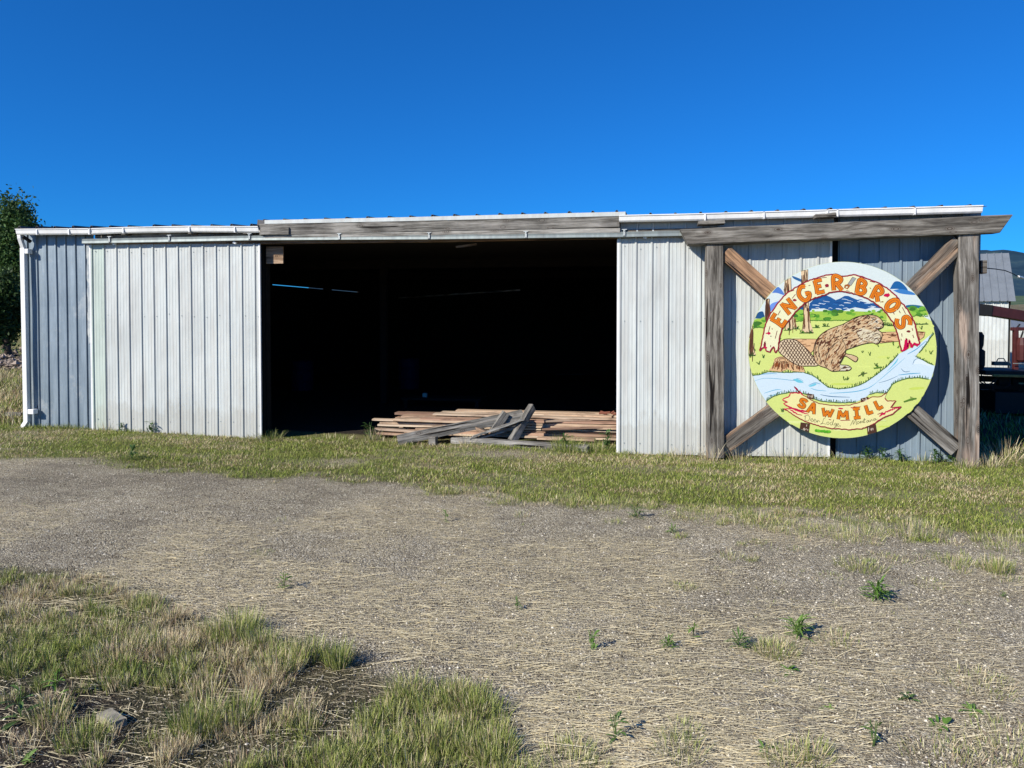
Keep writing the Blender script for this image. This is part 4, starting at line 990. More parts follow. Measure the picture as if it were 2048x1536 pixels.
barn(c_, 16, 9.0, -2.7, zof(602, 50), zof(509, 54.5) , 'white_barn', 'white metal barn with a tall steep grey roof beyond the right end of the shed', 'barn', M_white, M_barnroof)
c_ = at(2120, 700, 62.0)
barn(c_, 6.5, 6.0, -3.2, zof(655, 62), zof(641, 65), 'white_outbuilding', 'low white outbuilding with a flat grey roof right of the tall roofed barn', 'outbuilding', M_white, M_barnroof)

# flatbed log loader with a maroon boom
DL = 15.0
def a2(px_, py_, d=DL): return at(px_, py_, d)
ld = thing('log_loader', (a2(2060, 800).x, a2(2060, 800).y, 0), 'old flatbed log loader with a maroon boom parked right of the sign frame', 'log loader')
U = (a2(2100, 700) - a2(1950, 700)).normalized(); U.z = 0; V = Vector((-U.y, U.x, 0))
def bar(name, p, q, w_, h_, mat, parent=ld):
    X = (q - p); L = X.length; X.normalize(); Y = Vector((0,0,1)).cross(X).normalized() if abs(X.z) < .95 else V; Z = X.cross(Y)
    mb = MB(); mb.box((L/2, 0, 0), (L, w_, h_)); return bevel(mb.build(name, mat, parent, M=Matrix.Translation(p) @ Matrix((X, Y, Z)).transposed().to_4x4()), 0.01)
bar('boom', a2(1976, 621), a2(2140, 648, DL + 0.6), 0.2, 0.205, M_maroon); bar('boom_sleeve', a2(1925, 616), a2(1978, 621.5), 0.23, 0.225, M_black)
bar('mast', a2(2031, 655), a2(2031, 742), 0.09, 0.085, M_maroon); bar('mast', a2(2090, 655), a2(2090, 742), 0.09, 0.085, M_maroon); bar('rail', a2(2022, 658), a2(2140, 658), 0.06, 0.07, M_maroon)
bar('brace', a2(2040, 648), a2(2027, 664), 0.03, 0.03, M_black); bar('brace', a2(2034, 700), a2(2046, 662), 0.03, 0.03, M_black)
bar('lever', a2(2026, 727, DL-.1), a2(2075, 728, DL-.1), 0.02, 0.02, M_track)
bar('deck', a2(1930, 741), a2(2150, 746), 1.3, 0.09, M_black); bar('side_rail', a2(1985, 751, DL-.68), a2(2150, 755, DL-.68), 0.05, 0.05, M_yellow); bar('dark_filler_slab', a2(1940, 797, DL + .3), a2(2160, 800, DL + .3), 1.6, 0.42, M_black)  # last bar: black slab added to darken and shade the space under the deck
bar('chassis_beam', a2(1935, 772), a2(2150, 776), 0.3, 0.10, M_darkwood)
bar('chassis_beam', a2(1950, 757), a2(2150, 762, DL + .5), 0.12, 0.12, M_darkwood)
mb = MB(); q = a2(2043, 700, DL - 0.1)
mb.tube([q + Vector((0,0,0.25)), q + Vector((0,0,0.1)), q + Vector((0,0,-0.2)), q + Vector((0,0,-0.25))], [0.07, 0.10, 0.085, 0.04], 10); mb.build('winch_drum', M_maroon, ld)
for (x, y, r) in ((2000, 765, 0.13), (2012, 764, 0.10), (2028, 768, 0.12)): bar('hydraulic_block', a2(x, y - 10), a2(x, y + 16), r, r, M_black)
for pts in ([(1962, 748), (1972, 768), (1990, 762), (1998, 752)], [(1960, 764), (1975, 770), (1988, 768), (1992, 755)], [(1986, 778), (1984, 765), (1992, 755), (2005, 752)], [(2010, 775), (2020, 768), (2018, 752)]):
    mb = MB(); mb.tube([a2(x, y, DL - 0.6) for x, y in curve(pts, 4)], 0.012, 5); mb.build('hose', M_black, ld)
for wx in (2085, 2150):
    p = a2(wx, 800, DL); r = 0.42; cc = Vector((p.x, p.y, r)) - V * 0.5
    mb = MB(); prof = [(-0.11, r*0.6), (-0.12, r*0.9), (-0.08, r), (0.08, r), (0.12, r*0.9), (0.11, r*0.6)]
    mb.tube([cc + V * a for a, _ in prof], [b for _, b in prof], 24); ty = mb.build('tyre', M_black, ld, smooth=False)
    mb = MB(); mb.tube([cc - V * 0.13, cc - V * 0.10], [r*0.4, r*0.58], 18); mb.build('rim', M_maroon, ld)
# seat back silhouette near the post and toolbox
p = a2(1960, 700, DL - .3); mb = MB(); mb.tube([p + Vector((0,0,z)) for z in (-0.42,-0.3,-0.02,0.02,0.1,0.28,0.36)], [0.05,0.09,0.09,0.04,0.06,0.07,0.03], 10); mb.build('operator_seat', M_black, ld)
p = a2(2002, 727, DL - 0.15); mb = MB(); mb.box(p, (0.30, 0.14, 0.075)); mb.tube([p + Vector((-0.08,0,0.04)), p + Vector((-0.05,0,0.10)), p + Vector((0.05,0,0.10)), p + Vector((0.08,0,0.04))], 0.012, 6)
tag(bevel(mb.build('tool_box', plain('grey_green_paint', (0.13,0.15,0.13), 0.6)), 0.005), 'small grey metal tool box with a handle on the loader deck', 'tool box')
# junction box and wire at the right post
p = on_y(1963, 534.5, -0.05); mb = MB(); mb.box((p.x, -0.05, p.z), (0.075, 0.16, 0.175)); jb = bevel(mb.build('junction_box', M_greybrown)); tag(jb, 'small weathered wooden box fixed high on the outside of the right post', 'box')
q = a2(2100, 566, 14.0); mb = MB(); s_ = on_y(1968, 536, -0.1)
pl_ = [a2(1968, 536, 10.6), a2(1990, 538, 11.2), a2(2010, 541, 11.8), a2(2025, 547, 12.4), a2(2036, 553, 13.0), a2(2044, 555, 13.4), a2(2100, 560, 15.0), a2(2400, 500, 30.0)]
mb.tube(pl_, 0.008, 5); wr = mb.build('wire', M_black); tag(wr, 'thin dark wire running from the box on the right post to the right', 'wire')
mb = MB(); mb.cyl(a2(2037, 553, 13.0), a2(2046, 556, 13.4), 0.02, 6); mb.build('wire_clamp', M_trim, wr)
for dx in (0,): pass
# ------------------------------------------------------------------ hills
def hill(name, x0, x1, y0, depth, hfun, mat, n=90, m=30):
    vs = []; fs = []
    for i in range(n+1):
        for j in range(m+1):
            x = x0 + (x1-x0)*i/n; v = j/m; y = y0 + depth*v
            vs.append((x, y, -6 + hfun(x) * float(sstep(0, 1, v)) * (0.75 + 0.5*float(fbm(x/depth*5, y/depth*5, 77, 4)))))
    for i in range(n):
        for j in range(m): a = i*(m+1)+j; fs.append((a, a+m+1, a+m+2, a+1))
    return tag(mk(name, vs, fs, mat, smooth=True), kind='structure')
def hillmat(name, stops, sc_, rough=0.95):
    t = NT(name); v = t.coord((1,1,1), False); n_ = t.noise(v, sc_, 6, 0.65); t.base(t.ramp(n_, stops), rough, 0, 0.05); t.bump(n_, 0.6, 15); return t.m
M_mtn = hillmat('haze_blue_forest', [(0.35, (0.014,0.036,0.062)), (0.55, (0.024,0.052,0.078)), (0.68, (0.05,0.08,0.08))], 0.004)  # bluish distance haze put into the forest colour
M_foot = hillmat('green_foothill', [(0.35, (0.045,0.085,0.055)), (0.6, (0.10,0.135,0.075)), (0.7, (0.17,0.16,0.10))], 0.012)
hill('mountains', -3200, 6500, 5200, 2600, lambda x: 640 + 90 * float(fbm(x/900, 2.2, 8, 4)) - 70, M_mtn)
hill('foothills', -2600, 4200, 1700, 1500, lambda x: 62 + 40 * float(fbm(x/500, 1.2, 6, 3)), M_foot)
M_field = hillmat('dry_field', [(0.35, (0.13,0.115,0.07)), (0.6, (0.20,0.17,0.105)), (0.7, (0.12,0.13,0.06))], 0.03)
hill('far_field', -900, 1500, 260, 500, lambda x: 12 + 12 * float(fbm(x/200, 4.2, 5, 3)), M_field)

# ------------------------------------------------------------------ trees
M_leaf = vcol('tree_leaves', 0.6, 0.25, 0.25)
M_bark = plain('tree_bark', (0.10,0.075,0.055), 0.9, var=0.5)
def tree(px_, dist, h, spread, label, seed, nleaf=17000, tone=1.0):
    r = random.Random(seed); g = np.random.default_rng(seed)
    p = at(px_, 640, dist); z0 = float(gh(p.x, p.y)); t_ = thing('cottonwood_tree', (p.x, p.y, z0), label, 'tree', 'trees beyond the left end of the shed')
    mb = MB(); tips = []
    def limb(a, d, L, rad, lev):
        pts = [a]; dd = d.copy(); k = 5
        for i in range(k): dd = (dd + Vector((r.uniform(-.18,.18), r.uniform(-.18,.18), r.uniform(-.02,.2)))).normalized(); pts.append(pts[-1] + dd * L / k)
        mb.tube(pts, [rad * (1 - 0.75*i/k) for i in range(k+1)], 6)
        if lev >= 2: tips.append((pts[-1], L)); tips.append((pts[3], L)); return
        for i in range(2, k+1):
            for _ in range(2 if lev == 0 else 2):
                an = r.uniform(0, 6.28); out = Vector((math.cos(an)*spread, math.sin(an)*spread, r.uniform(0.5, 1.2))).normalized()
                limb(pts[i], (dd*0.5 + out).normalized(), L * r.uniform(0.42, 0.62), rad * (1 - 0.75*i/k) * 0.6 + 0.01, lev + 1)
    base = Vector((p.x, p.y, z0 - 0.1))
    limb(base, Vector((0.03, 0, 1)), h * 0.52, 0.20, 0)
    mb.build('trunk', M_bark, t_)
    C = []
    for (q, L) in tips:
        k = max(1, nleaf // len(tips)); s_ = 0.35 + 0.16 * L
        pp = g.normal(0, 1, (k, 3)) * np.array([s_*0.34, s_*0.34, s_*0.8]) + np.array(q); C.append(pp)
    C = np.concatenate(C); n = len(C)
    C = C[(C[:, 2] > z0 + 0.4)]; n = len(C)
    a = g.normal(0, 1, (n, 3)); a /= np.linalg.norm(a, axis=1)[:, None]; b = np.cross(a, g.normal(0, 1, (n, 3))); b /= np.linalg.norm(b, axis=1)[:, None]
    s1 = g.uniform(0.05, 0.11, (n, 1)); s2 = s1 * 0.55
    Vv = np.stack([C - a*s1, C + b*s2, C + a*s1, C - b*s2], 1).reshape(-1, 3)
    clump = fbm(C[:, 0]*1.3 + C[:, 1], C[:, 2]*1.3, seed, 2); f = (0.6 + 0.9*clump)[:, None] * g.uniform(0.7, 1.3, (n, 1)) * tone
    col = np.array([0.055, 0.105, 0.028]) * f; col = np.repeat(col, 4, 0)
    mk_np('crown', Vv, [np.arange(n*4).reshape(-1, 4)], col, M_leaf, t_)
tree(12, 33, 7.0, 0.42, 'tallest cottonwood, its pointed top highest at the left edge', 3, tone=1.1)
tree(66, 36, 6.9, 0.45, 'cottonwood with twin leaning tops close to the shed corner', 8)
tree(-90, 38, 7.6, 0.6, 'broad cottonwood standing leftmost in the row', 5)
tree(14, 30, 3.6, 1.0, 'low dark bushy tree in front of the tallest cottonwood', 12, tone=0.7)
# rubble and brush on the bank at the left
rb = np.random.default_rng(4); V_ = []; Fq = []; Cc = []
OCT = np.array([[1,0,0],[0,1,0],[-1,0,0],[0,-1,0],[0,0,1],[0,0,-1]], float); OF = np.array([[0,1,4],[1,2,4],[2,3,4],[3,0,4],[1,0,5],[2,1,5],[3,2,5],[0,3,5]])
def rocks(name, P_, S_, colr_, mat, sq=(0.5, 0.9)):
    n = len(P_); R3 = rb.uniform(0, 6.28, n); ca, sa = np.cos(R3), np.sin(R3)
    o = OCT[None] * (S_[:, None, None] * rb.uniform(0.6, 1.3, (n, 6, 1))); o[:, :, 2] *= rb.uniform(*sq, (n, 1))
    x = o[:, :, 0]*ca[:, None] - o[:, :, 1]*sa[:, None]; y = o[:, :, 0]*sa[:, None] + o[:, :, 1]*ca[:, None]
    V = np.stack([x, y, o[:, :, 2]], 2) + P_[:, None, :]
    return mk_np(name, V.reshape(-1, 3), [(OF[None] + (np.arange(n)*6)[:, None, None]).reshape(-1, 3)], np.repeat(colr_, 6, 0), mat)
M_stone = vcol('stones', 0.9, 0, 0.2, 0.25)
n = 2600; P_ = np.zeros((n, 3)); base = at(15, 640, 26)
P_[:, 0] = base.x + rb.normal(0, 2.6, n); P_[:, 1] = base.y + 2.0 + rb.uniform(-2.5, 3.5, n); P_[:, 2] = gh(P_[:, 0], P_[:, 1]) + rb.uniform(0, 0.3, n)
tag(rocks('rubble', P_, rb.uniform(0.03, 0.16, n), np.array([0.34,0.27,0.21]) * rb.uniform(0.4, 1.3, (n, 1)), M_stone), 'pinkish rubble heaped on the bank under the left trees', 'rubble', kind='stuff')

# ------------------------------------------------------------------ loose gravel and straw on the lot
def lot_pts(n, near=True):
    d = 3.0 + (1 - np.sqrt(rb.uniform(0, 1, n))) * 8.5; lat = rb.uniform(-0.76, 0.76, n) * d
    x = RT.x * lat + FW.x * d; y = CAM.y + RT.y * lat + FW.y * d
    return x, y
x, y = lot_pts(170000); st, pa, px, py, w = zones(x, y)
k = (st < 0.4) & (rb.uniform(0, 1, len(x)) < np.where(pa > 0.5, 0.35, 1.0)) & (y < 0.2); x, y = x[k], y[k]; n = len(x)
S_ = np.minimum(rb.lognormal(-5.5, 0.45, n), 0.011); cl = rb.choice(5, n, p=[.32,.28,.2,.12,.08])
pc = np.array([[0.14,0.115,0.08],[0.38,0.33,0.235],[0.57,0.51,0.38],[0.27,0.245,0.20],[0.74,0.68,0.55]])[cl] * rb.uniform(0.75, 1.25, (n, 1))
tag(rocks('loose_gravel', np.stack([x, y, gh(x, y) + S_*0.15], 1), S_, pc, M_stone), 'small mixed brown and grey gravel scattered over the lot', 'gravel', kind='stuff')
x, y = lot_pts(75000); st, pa, px, py, w = zones(x, y)
dens_ = 0.04 + sstep(0.44, 0.62, fbm(x*0.8, y*0.8, 31, 4)) + np.where(pa > 0.5, 0.12, 0)
dens_ = dens_ * (1 - 0.55*sstep(1350, 1900, px))
dens_ = dens_ * np.where(py < 1010, 0.35, 1)
k = (st < 0.5) & (rb.uniform(0, 1, len(x)) < dens_) & (y < 0); x, y = x[k], y[k]; n = len(x)
L = rb.lognormal(-2.95, 0.6, n).clip(0.015, 0.26); an = rb.normal(0.05, 0.28, n) + np.where(rb.uniform(0, 1, n) < 0.12, rb.uniform(0, 3.1, n), 0); big_ = rb.uniform(0, 1, n) < 0.12; L = np.where(big_, L * 1.8, L); an = np.where(big_, rb.normal(0.05, 0.22, n), an); wd = rb.uniform(0.0008, 0.0019, n) * np.where(big_, 1.7, 1)
ux, uy = np.cos(an), np.sin(an); z = gh(x, y) + rb.uniform(0.003, 0.010, n); rz = rb.normal(0, 0.05, n) * L; bend = rb.normal(0, 0.025, n) * L
V = []
for s_ in (-0.5, 0.0, 0.5):
    bx_ = x + ux*L*s_ - uy*(bend if s_ == 0 else 0); by_ = y + uy*L*s_ + ux*(bend if s_ == 0 else 0); bz_ = z + rz*s_*2 + (0.003 if s_ == 0 else 0)
    V += [np.stack([bx_ - uy*wd, by_ + ux*wd, bz_], 1), np.stack([bx_ + uy*wd, by_ - ux*wd, bz_], 1)]
V = np.stack(V, 1); b = (np.arange(n)*6)[:, None]; Fq = np.concatenate([b + np.array([0,1,3,2]), b + np.array([2,3,5,4])])
sc_ = np.where(big_[:, None], 1.1, rb.uniform(0.5, 1.1, (n, 1))) * np.array([0.86,0.74,0.46]); M_straw = vcol('dry_straw', 0.8, 0.1)
tag(mk_np('straw_litter', V.reshape(-1, 3), [Fq], np.repeat(sc_, 6, 0), M_straw), 'dry straw stalks littering the gravel', 'straw', kind='stuff')

# ------------------------------------------------------------------ grass
M_grass = vcol('grass_blades', 0.65, 0.12, 0.2)
GREENS = np.array([[0.13,0.19,0.028],[0.21,0.26,0.042],[0.31,0.34,0.075],[0.40,0.40,0.14],[0.085,0.13,0.04]]); STRAWC = np.array([[0.58,0.48,0.26],[0.46,0.36,0.21],[0.68,0.60,0.38],[0.36,0.25,0.16]])
def blades(name, x, y, z, h, lean_a, lean, wd, col, label, cat='grass', curl=0.35, kind='stuff'):
    n = len(x); fa = lean_a + rb.normal(0, 0.6, n) + math.pi/2; fx_, fy_ = np.cos(fa), np.sin(fa); lx, ly = np.cos(lean_a)*lean, np.sin(lean_a)*lean
    V = np.zeros((n, 7, 3))
    for i, (t_, ww) in enumerate(((0, 1.0), (0.4, 0.9), (0.75, 0.6))):
        q = t_ + curl * t_ * t_
        cx_ = x + lx*h*q; cy_ = y + ly*h*q; cz_ = z + h * t_ * (1 - 0.25*lean*t_)
        V[:, 2*i] = np.stack([cx_ - fx_*wd*ww, cy_ - fy_*wd*ww, cz_], 1); V[:, 2*i+1] = np.stack([cx_ + fx_*wd*ww, cy_ + fy_*wd*ww, cz_], 1)
    V[:, 6] = np.stack([x + lx*h*(1+curl), y + ly*h*(1+curl), z + h*(1 - 0.25*lean)], 1)
    b = (np.arange(n)*7)[:, None]
    quads = np.concatenate([b + np.array([0,1,3,2]), b + np.array([2,3,5,4])]); tris = b + np.array([4,5,6])
    cc = np.repeat(col[:, None, :], 7, 1) * np.array([0.8, 0.8, 1.0, 1.0, 1.05, 1.05, 1.1])[None, :, None]  # darker base and lighter tip: root shade put into the blade colour
    o = mk_np(name, V.reshape(-1, 3), [tris, quads], cc.reshape(-1, 3), M_grass)
    return tag(o, label, cat, kind=kind)
def pick(n, straw_p, gw=None):
    g = GREENS[rb.choice(5, n, p=gw)]; s_ = STRAWC[rb.choice(4, n)]
    return np.where((rb.uniform(0, 1, n) < straw_p)[:, None], s_, g) * rb.uniform(0.75, 1.25, (n, 1))
# mown strip before the shed
n = 470000; x = rb.uniform(-15, 11, n); y = -5.6 + 6.4 * rb.uniform(0, 1, n)
st, pa, px, py, w = zones(x, y)
inopen = (x > dlx1 - 0.1) & (x < drx0 + 0.1)
lim = np.where(inopen, 0.25 + 0.35*(fbm(x*2, y*0+3, 5, 2)-0.5) + np.where((px > 1110) & (px < 1240), 0.35, 0) , 0.06)
k = (st > rb.uniform(0.05, 1, n)) & (y < lim) & (px > -420) & (px < 2400); x, y, px, py, inopen = x[k], y[k], px[k], py[k], inopen[k]; n = len(x)
patchy = fbm(x*1.4, y*3.2, 51, 4); straw_p = np.clip(0.10 + (patchy - 0.5) * 2.2 + sstep(-2.0, -4.5, y) * 0.1 + np.exp(-((y + 0.9)/0.5)**2) * 0.10, 0.05, 0.9)
h = rb.uniform(0.02, 0.05, n) * (0.75 + 0.7*fbm(x*2.5, y*2.5, 52, 2)); wall = np.exp(-np.abs(y - 0.0)/0.12) * np.where(inopen, 0.35, 0.8); h = h * (1 + wall*rb.uniform(0, 2.0, n)*(fbm(x*1.6, y*0, 54, 2) > 0.42))
la = rb.uniform(0, 6.28, n)
blades('lawn_grass', x, y, gh(x, y) - 0.005, h, la, rb.uniform(0.15, 0.9, n), rb.uniform(0.0018, 0.0035, n), pick(n, straw_p, [.22,.3,.26,.14,.08]), 'short green and straw coloured grass strip in front of the shed')
# rough tussocks bottom left
rc = np.random.default_rng(21); X_, Y_, H_, A_, LN, CO, WD = [], [], [], [], [], [], []
def tuft(cx_, cy_, r, nb, hh, sp, ctype, lean_bias=0.0, wd=0.0013, spread=1.0):
    a = rc.uniform(0, 6.28, nb); rr = r * np.sqrt(rc.uniform(0, 1, nb)); X_.append(cx_ + np.cos(a)*rr); Y_.append(cy_ + np.sin(a)*rr)
    H_.append(hh * rc.uniform(0.45, 1.15, nb)); A_.append(a + rc.normal(0, 0.5, nb)); LN.append((0.06 + rr/r*0.36*spread) * rc.uniform(0.3, 1.5, nb)); WD.append(rc.uniform(0.7, 1.4, nb) * wd)
    cq = pick(nb, sp, ctype); CO.append((cq*0.90 + cq.mean(1)[:, None]*0.10) * 1.08)
n = 5700; d = rc.uniform(2.9, 7.3, n); lat = rc.uniform(-1.13, 0.12, n) * d; cx_ = RT.x*lat + FW.x*d; cy_ = CAM.y + RT.y*lat + FW.y*d
st, pa, px, py, w = zones(cx_, cy_)
hole = fbm(cx_*2.6, cy_*2.6, 61, 3) + 0.22*(fbm(cx_*8, cy_*8, 63, 2) - 0.5)
darkz = interp(px, DARKP)
ctn = fbm(cx_*1.5, cy_*1.5, 62, 3)
for i in range(n):
    if pa[i] < rc.uniform(0.25, 0.8): continue
    if hole[i] < 0.455 + 0.06*rc.uniform(-1, 1): continue
    if px[i] < 330 and py[i] > darkz[i] and rc.uniform() > 0.26: continue
    if py[i] < 1180: hb_, nb_ = 0.045, 60
    else: hb_, nb_ = 0.058, 72
    right = sstep(250, 500, px[i])
    straw = float(np.clip(0.36 + (ctn[i]-0.5)*3.6 + 0.12*(1-right), 0.05, 0.92))
    tuft(cx_[i], cy_[i], rc.uniform(0.03, 0.085), int(nb_*rc.uniform(0.6, 1.3)), hb_*rc.uniform(0.5, 1.7)*(1.0 + 0.12*right), float(np.clip(straw + rc.normal(0, .18) + .08*right, 0.05, 0.95)), [.12,.25,.3,.25,.08] if right > .5 else [.2,.3,.25,.15,.1])
# distinct tall tufts along the edge of the patch and in the gravel
for (a, b, r, nb, hh, sp, spd) in ((470, 1262, .16, 600, .15, .10, .8), (520, 1285, .10, 300, .12, .2, .8), (676, 1325, .07, 330, .15, .10, .7), (620, 1310, .10, 300, .14, .25, .8), (560, 1330, .14, 450, .14, .3, .8), (900, 1400, .13, 420, .10, .3, 1.1), (950, 1415, .11, 400, .12, .2, 1.0),
        (985, 1500, .10, 330, .10, .3, 1.1), (860, 1470, .13, 330, .09, .4, 1.0), (240, 1310, .16, 520, .10, .95, 1.0), (330, 1295, .17, 620, .10, .97, 1.0), (100, 1430, .09, 240, .12, .4, 1.0), (165, 1475, .11, 320, .11, .15, 1.0), (390, 1450, .12, 420, .14, .15, .8), (470, 1430, .12, 420, .13, .2, .8),
        (1550, 1302, .13, 560, .06, .35, 1.7), (1995, 1138, .11, 320, .13, .25, .8), (1915, 1122, .15, 260, .07, .3, 1.2), (1722, 1130, .20, 420, .06, .15, 1.3), (1365, 1170, .10, 150, .035, .2, 1.6), (1145, 1520, .16, 380, .07, .25, 1.5), (1570, 1515, .10, 200, .06, .4, 1.5), (1620, 1505, .10, 200, .07, .35, 1.5),
        (1900, 1515, .2, 260, .05, .45, 1.8), (2010, 1520, .2, 240, .055, .45, 1.8), (1680, 1280, .14, 140, .05, .4, 1.6), (1370, 1460, .1, 120, .05, .3, 1.6), (2030, 1480, .2, 200, .06, .4, 1.6), (1360, 1500, .12, 160, .07, .2, 1.4), (1960, 1365, .2, 220, .05, .5, 1.7),
        (1140, 1003, .22, 320, .09, .25, 1.0), (1210, 1008, .25, 300, .08, .2, 1.0), (1018, 1003, .12, 140, .08, .3, 1.0), (893, 985, .13, 160, .10, .2, 1.0), (1700, 1068, .3, 360, .09, .35, 1.1), (1510, 1040, .3, 300, .08, .3, 1.1), (1830, 1060, .3, 420, .12, .35, 1.0), (1040, 985, .12, 120, .07, .2, 1.0),
        (262, 922, .16, 220, .10, .1, 1.0), (560, 1040, .1, 30, .04, .5, 1.3), (2030, 1090, .3, 300, .10, .4, 1.1), (520, 1105, .12, 80, .03, .2, 1.5), (1600, 1055, .3, 260, .08, .3, 1.1), (1400, 1030, .25, 220, .07, .3, 1.1)):
    q = on_z(a, b, 0.02); tuft(q.x, q.y, r, int(nb*1.15), hh, sp, [.15,.3,.3,.15,.1], spread=spd)
# sparse short seedlings on the gravel, more towards the right
n = 2600; x, y = lot_pts(n); st, pa, px, py, w = zones(x, y); dn = 0.05 + 0.9*sstep(900, 1900, px)*sstep(0.46, 0.62, fbm(x*1.3, y*1.3, 71, 3)) + 0.4*sstep(40, 0, py - interp(px, STRIP))
for i in range(n):
    if st[i] < .4 and pa[i] < .3 and rc.uniform() < dn[i]*0.6: tuft(x[i], y[i], rc.uniform(.01, .05), int(rc.uniform(4, 16)), rc.uniform(.012, .03), .35, [.2,.3,.2,.2,.1], spread=1.8, wd=0.0012)
n = 2600; x = rc.uniform(-3, 7.5, n); y = rc.uniform(-7.5, -1.5, n); st, pa, px, py, w = zones(x, y); off_ = py - interp(px, STRIP)
for i in range(n):
    if 500 < px[i] < 2100 and -10 < off_[i] < 40 + 110*float(sstep(1000, 1800, px[i])) and rc.uniform() < 0.75*math.exp(-max(0, off_[i])/(14 + 40*float(sstep(1000, 1800, px[i])))):
        tuft(x[i], y[i], rc.uniform(.04, .13), int(rc.uniform(25, 110)), rc.uniform(.025, .065), float(rc.choice([.15, .35, .7])), [.2,.3,.25,.15,.1], spread=1.4)
X_ = np.concatenate(X_); Y_ = np.concatenate(Y_)
blades('tussock_grass', X_, Y_, gh(X_, Y_) - 0.004, np.concatenate(H_), np.concatenate(A_), np.concatenate(LN), np.concatenate(WD), np.concatenate(CO), 'rough green and straw tussock grass in the foreground', curl=0.3)
# dry lying stalks in the patch
X2, Y2 = [], []
n = 3600; d = rc.uniform(2.9, 6.5, n); lat = rc.uniform(-0.8, 0.1, n)*d; x = RT.x*lat + FW.x*d; y = CAM.y + RT.y*lat + FW.y*d; st, pa, px, py, w = zones(x, y); k = pa > 0.4; x, y = x[k], y[k]; n = len(x)
blades('dry_stalks', x, y, gh(x, y) + 0.004, rc.uniform(0.02, 0.06, n), rc.uniform(0, 6.28, n), rc.uniform(1.5, 4.0, n), np.full(n, 0.0010), pick(n, 1.0) * 0.8, 'dead dry stalks lying among the foreground tussocks', 'dead grass', curl=0.1)
# field grass behind the ends of the shed
def field(xa, xb, ya, yb, n, hh, sp, label, name='field_grass'):
    x = rc.uniform(xa, xb, n); y = rc.uniform(ya, yb, n); px, py, w = proj(x, y, gh(x, y)); k = (px > -450) & (px < 2350) & (w > 0) & ~((x > XL - 0.05) & (x < XR + 0.05) & (y > 0)); x, y = x[k], y[k]; n = len(x)
    sp_ = np.clip(sp + (fbm(x*0.35, y*0.35, 81, 3) - 0.5)*3, 0.02, 0.95)
    blades(name, x, y, gh(x, y) - 0.01, hh*rc.uniform(0.5, 1.3, n), rc.uniform(0, 6.28, n), rc.uniform(0.1, 0.7, n), rc.uniform(0.004, 0.008, n), pick(n, sp_, [.2,.3,.2,.2,.1]), label, 'grass')
field(-26, XL, 0.1, 34, 150000, 0.22, 0.40, 'taller field grass past the left end of the shed')
field(XR, XR + 14, 0.2, 26, 60000, 0.14, 0.20, 'green grass past the right end of the shed')
# tall dry stems and tall grass by walls, posts and doors
X_, Y_, H_, A_, LN, CO, WD = [], [], [], [], [], [], []
for (a, b, yw, r, nb, hh, sp, spd) in ((1300, 912, -.03, .25, 40, .10, .3, .8), (1360, 912, -.05, .3, 70, .22, .8, 1.3), (1420, 915, -.35, .12, 50, .28, .9, 1.3), (1480, 912, -.15, .2, 90, .24, .85, 1.4), (1580, 912, -.06, .35, 130, .22, .8, 1.3), (1700, 918, 0.02, .3, 60, .16, .4, 1.0), (1840, 920, 0.02, .3, 160, .16, .25, 1.0),
        (1930, 926, -.3, .15, 160, .14, .5, 1.2), (1975, 925, -.1, .25, 240, .20, .75, 1.3), (2010, 910, .4, .3, 200, .30, .8, 1.5), (540, 884, 0.0, .18, 160, .17, .2, 1.3), (515, 885, -.1, .12, 80, .10, .6, 1.3), (205, 872, -.1, .15, 30, .20, .7, .8), (215, 868, -.05, .1, 10, .26, .9, .6), (100, 858, .02, .5, 260, .10, .1, .8), (150, 860, .02, .3, 160, .12, .1, .8),
        (1130, 890, .0, .2, 420, .22, .08, .8), (1150, 893, -.1, .2, 260, .16, .1, .9), (1195, 892, .1, .25, 360, .16, .15, .9), (760, 880, .2, .4, 220, .10, .5, 1.2), (655, 885, .12, .5, 160, .09, .3, 1.0), (745, 872, .5, .12, 60, .22, .5, .7), (930, 872, .2, .15, 60, .18, .95, 1.6)):
    q = on_y(a, b, yw); tuft(q.x, q.y, r, nb, hh, sp, [.3,.3,.2,.1,.1], spread=spd, wd=0.0022)
X_ = np.concatenate(X_); Y_ = np.concatenate(Y_)
blades('tall_grass', X_, Y_, gh(X_, Y_) - 0.004, np.concatenate(H_), np.concatenate(A_), np.concatenate(LN), np.concatenate(WD), np.concatenate(CO), 'tall grass and dry stems along the foot of the shed and frame', curl=0.7)

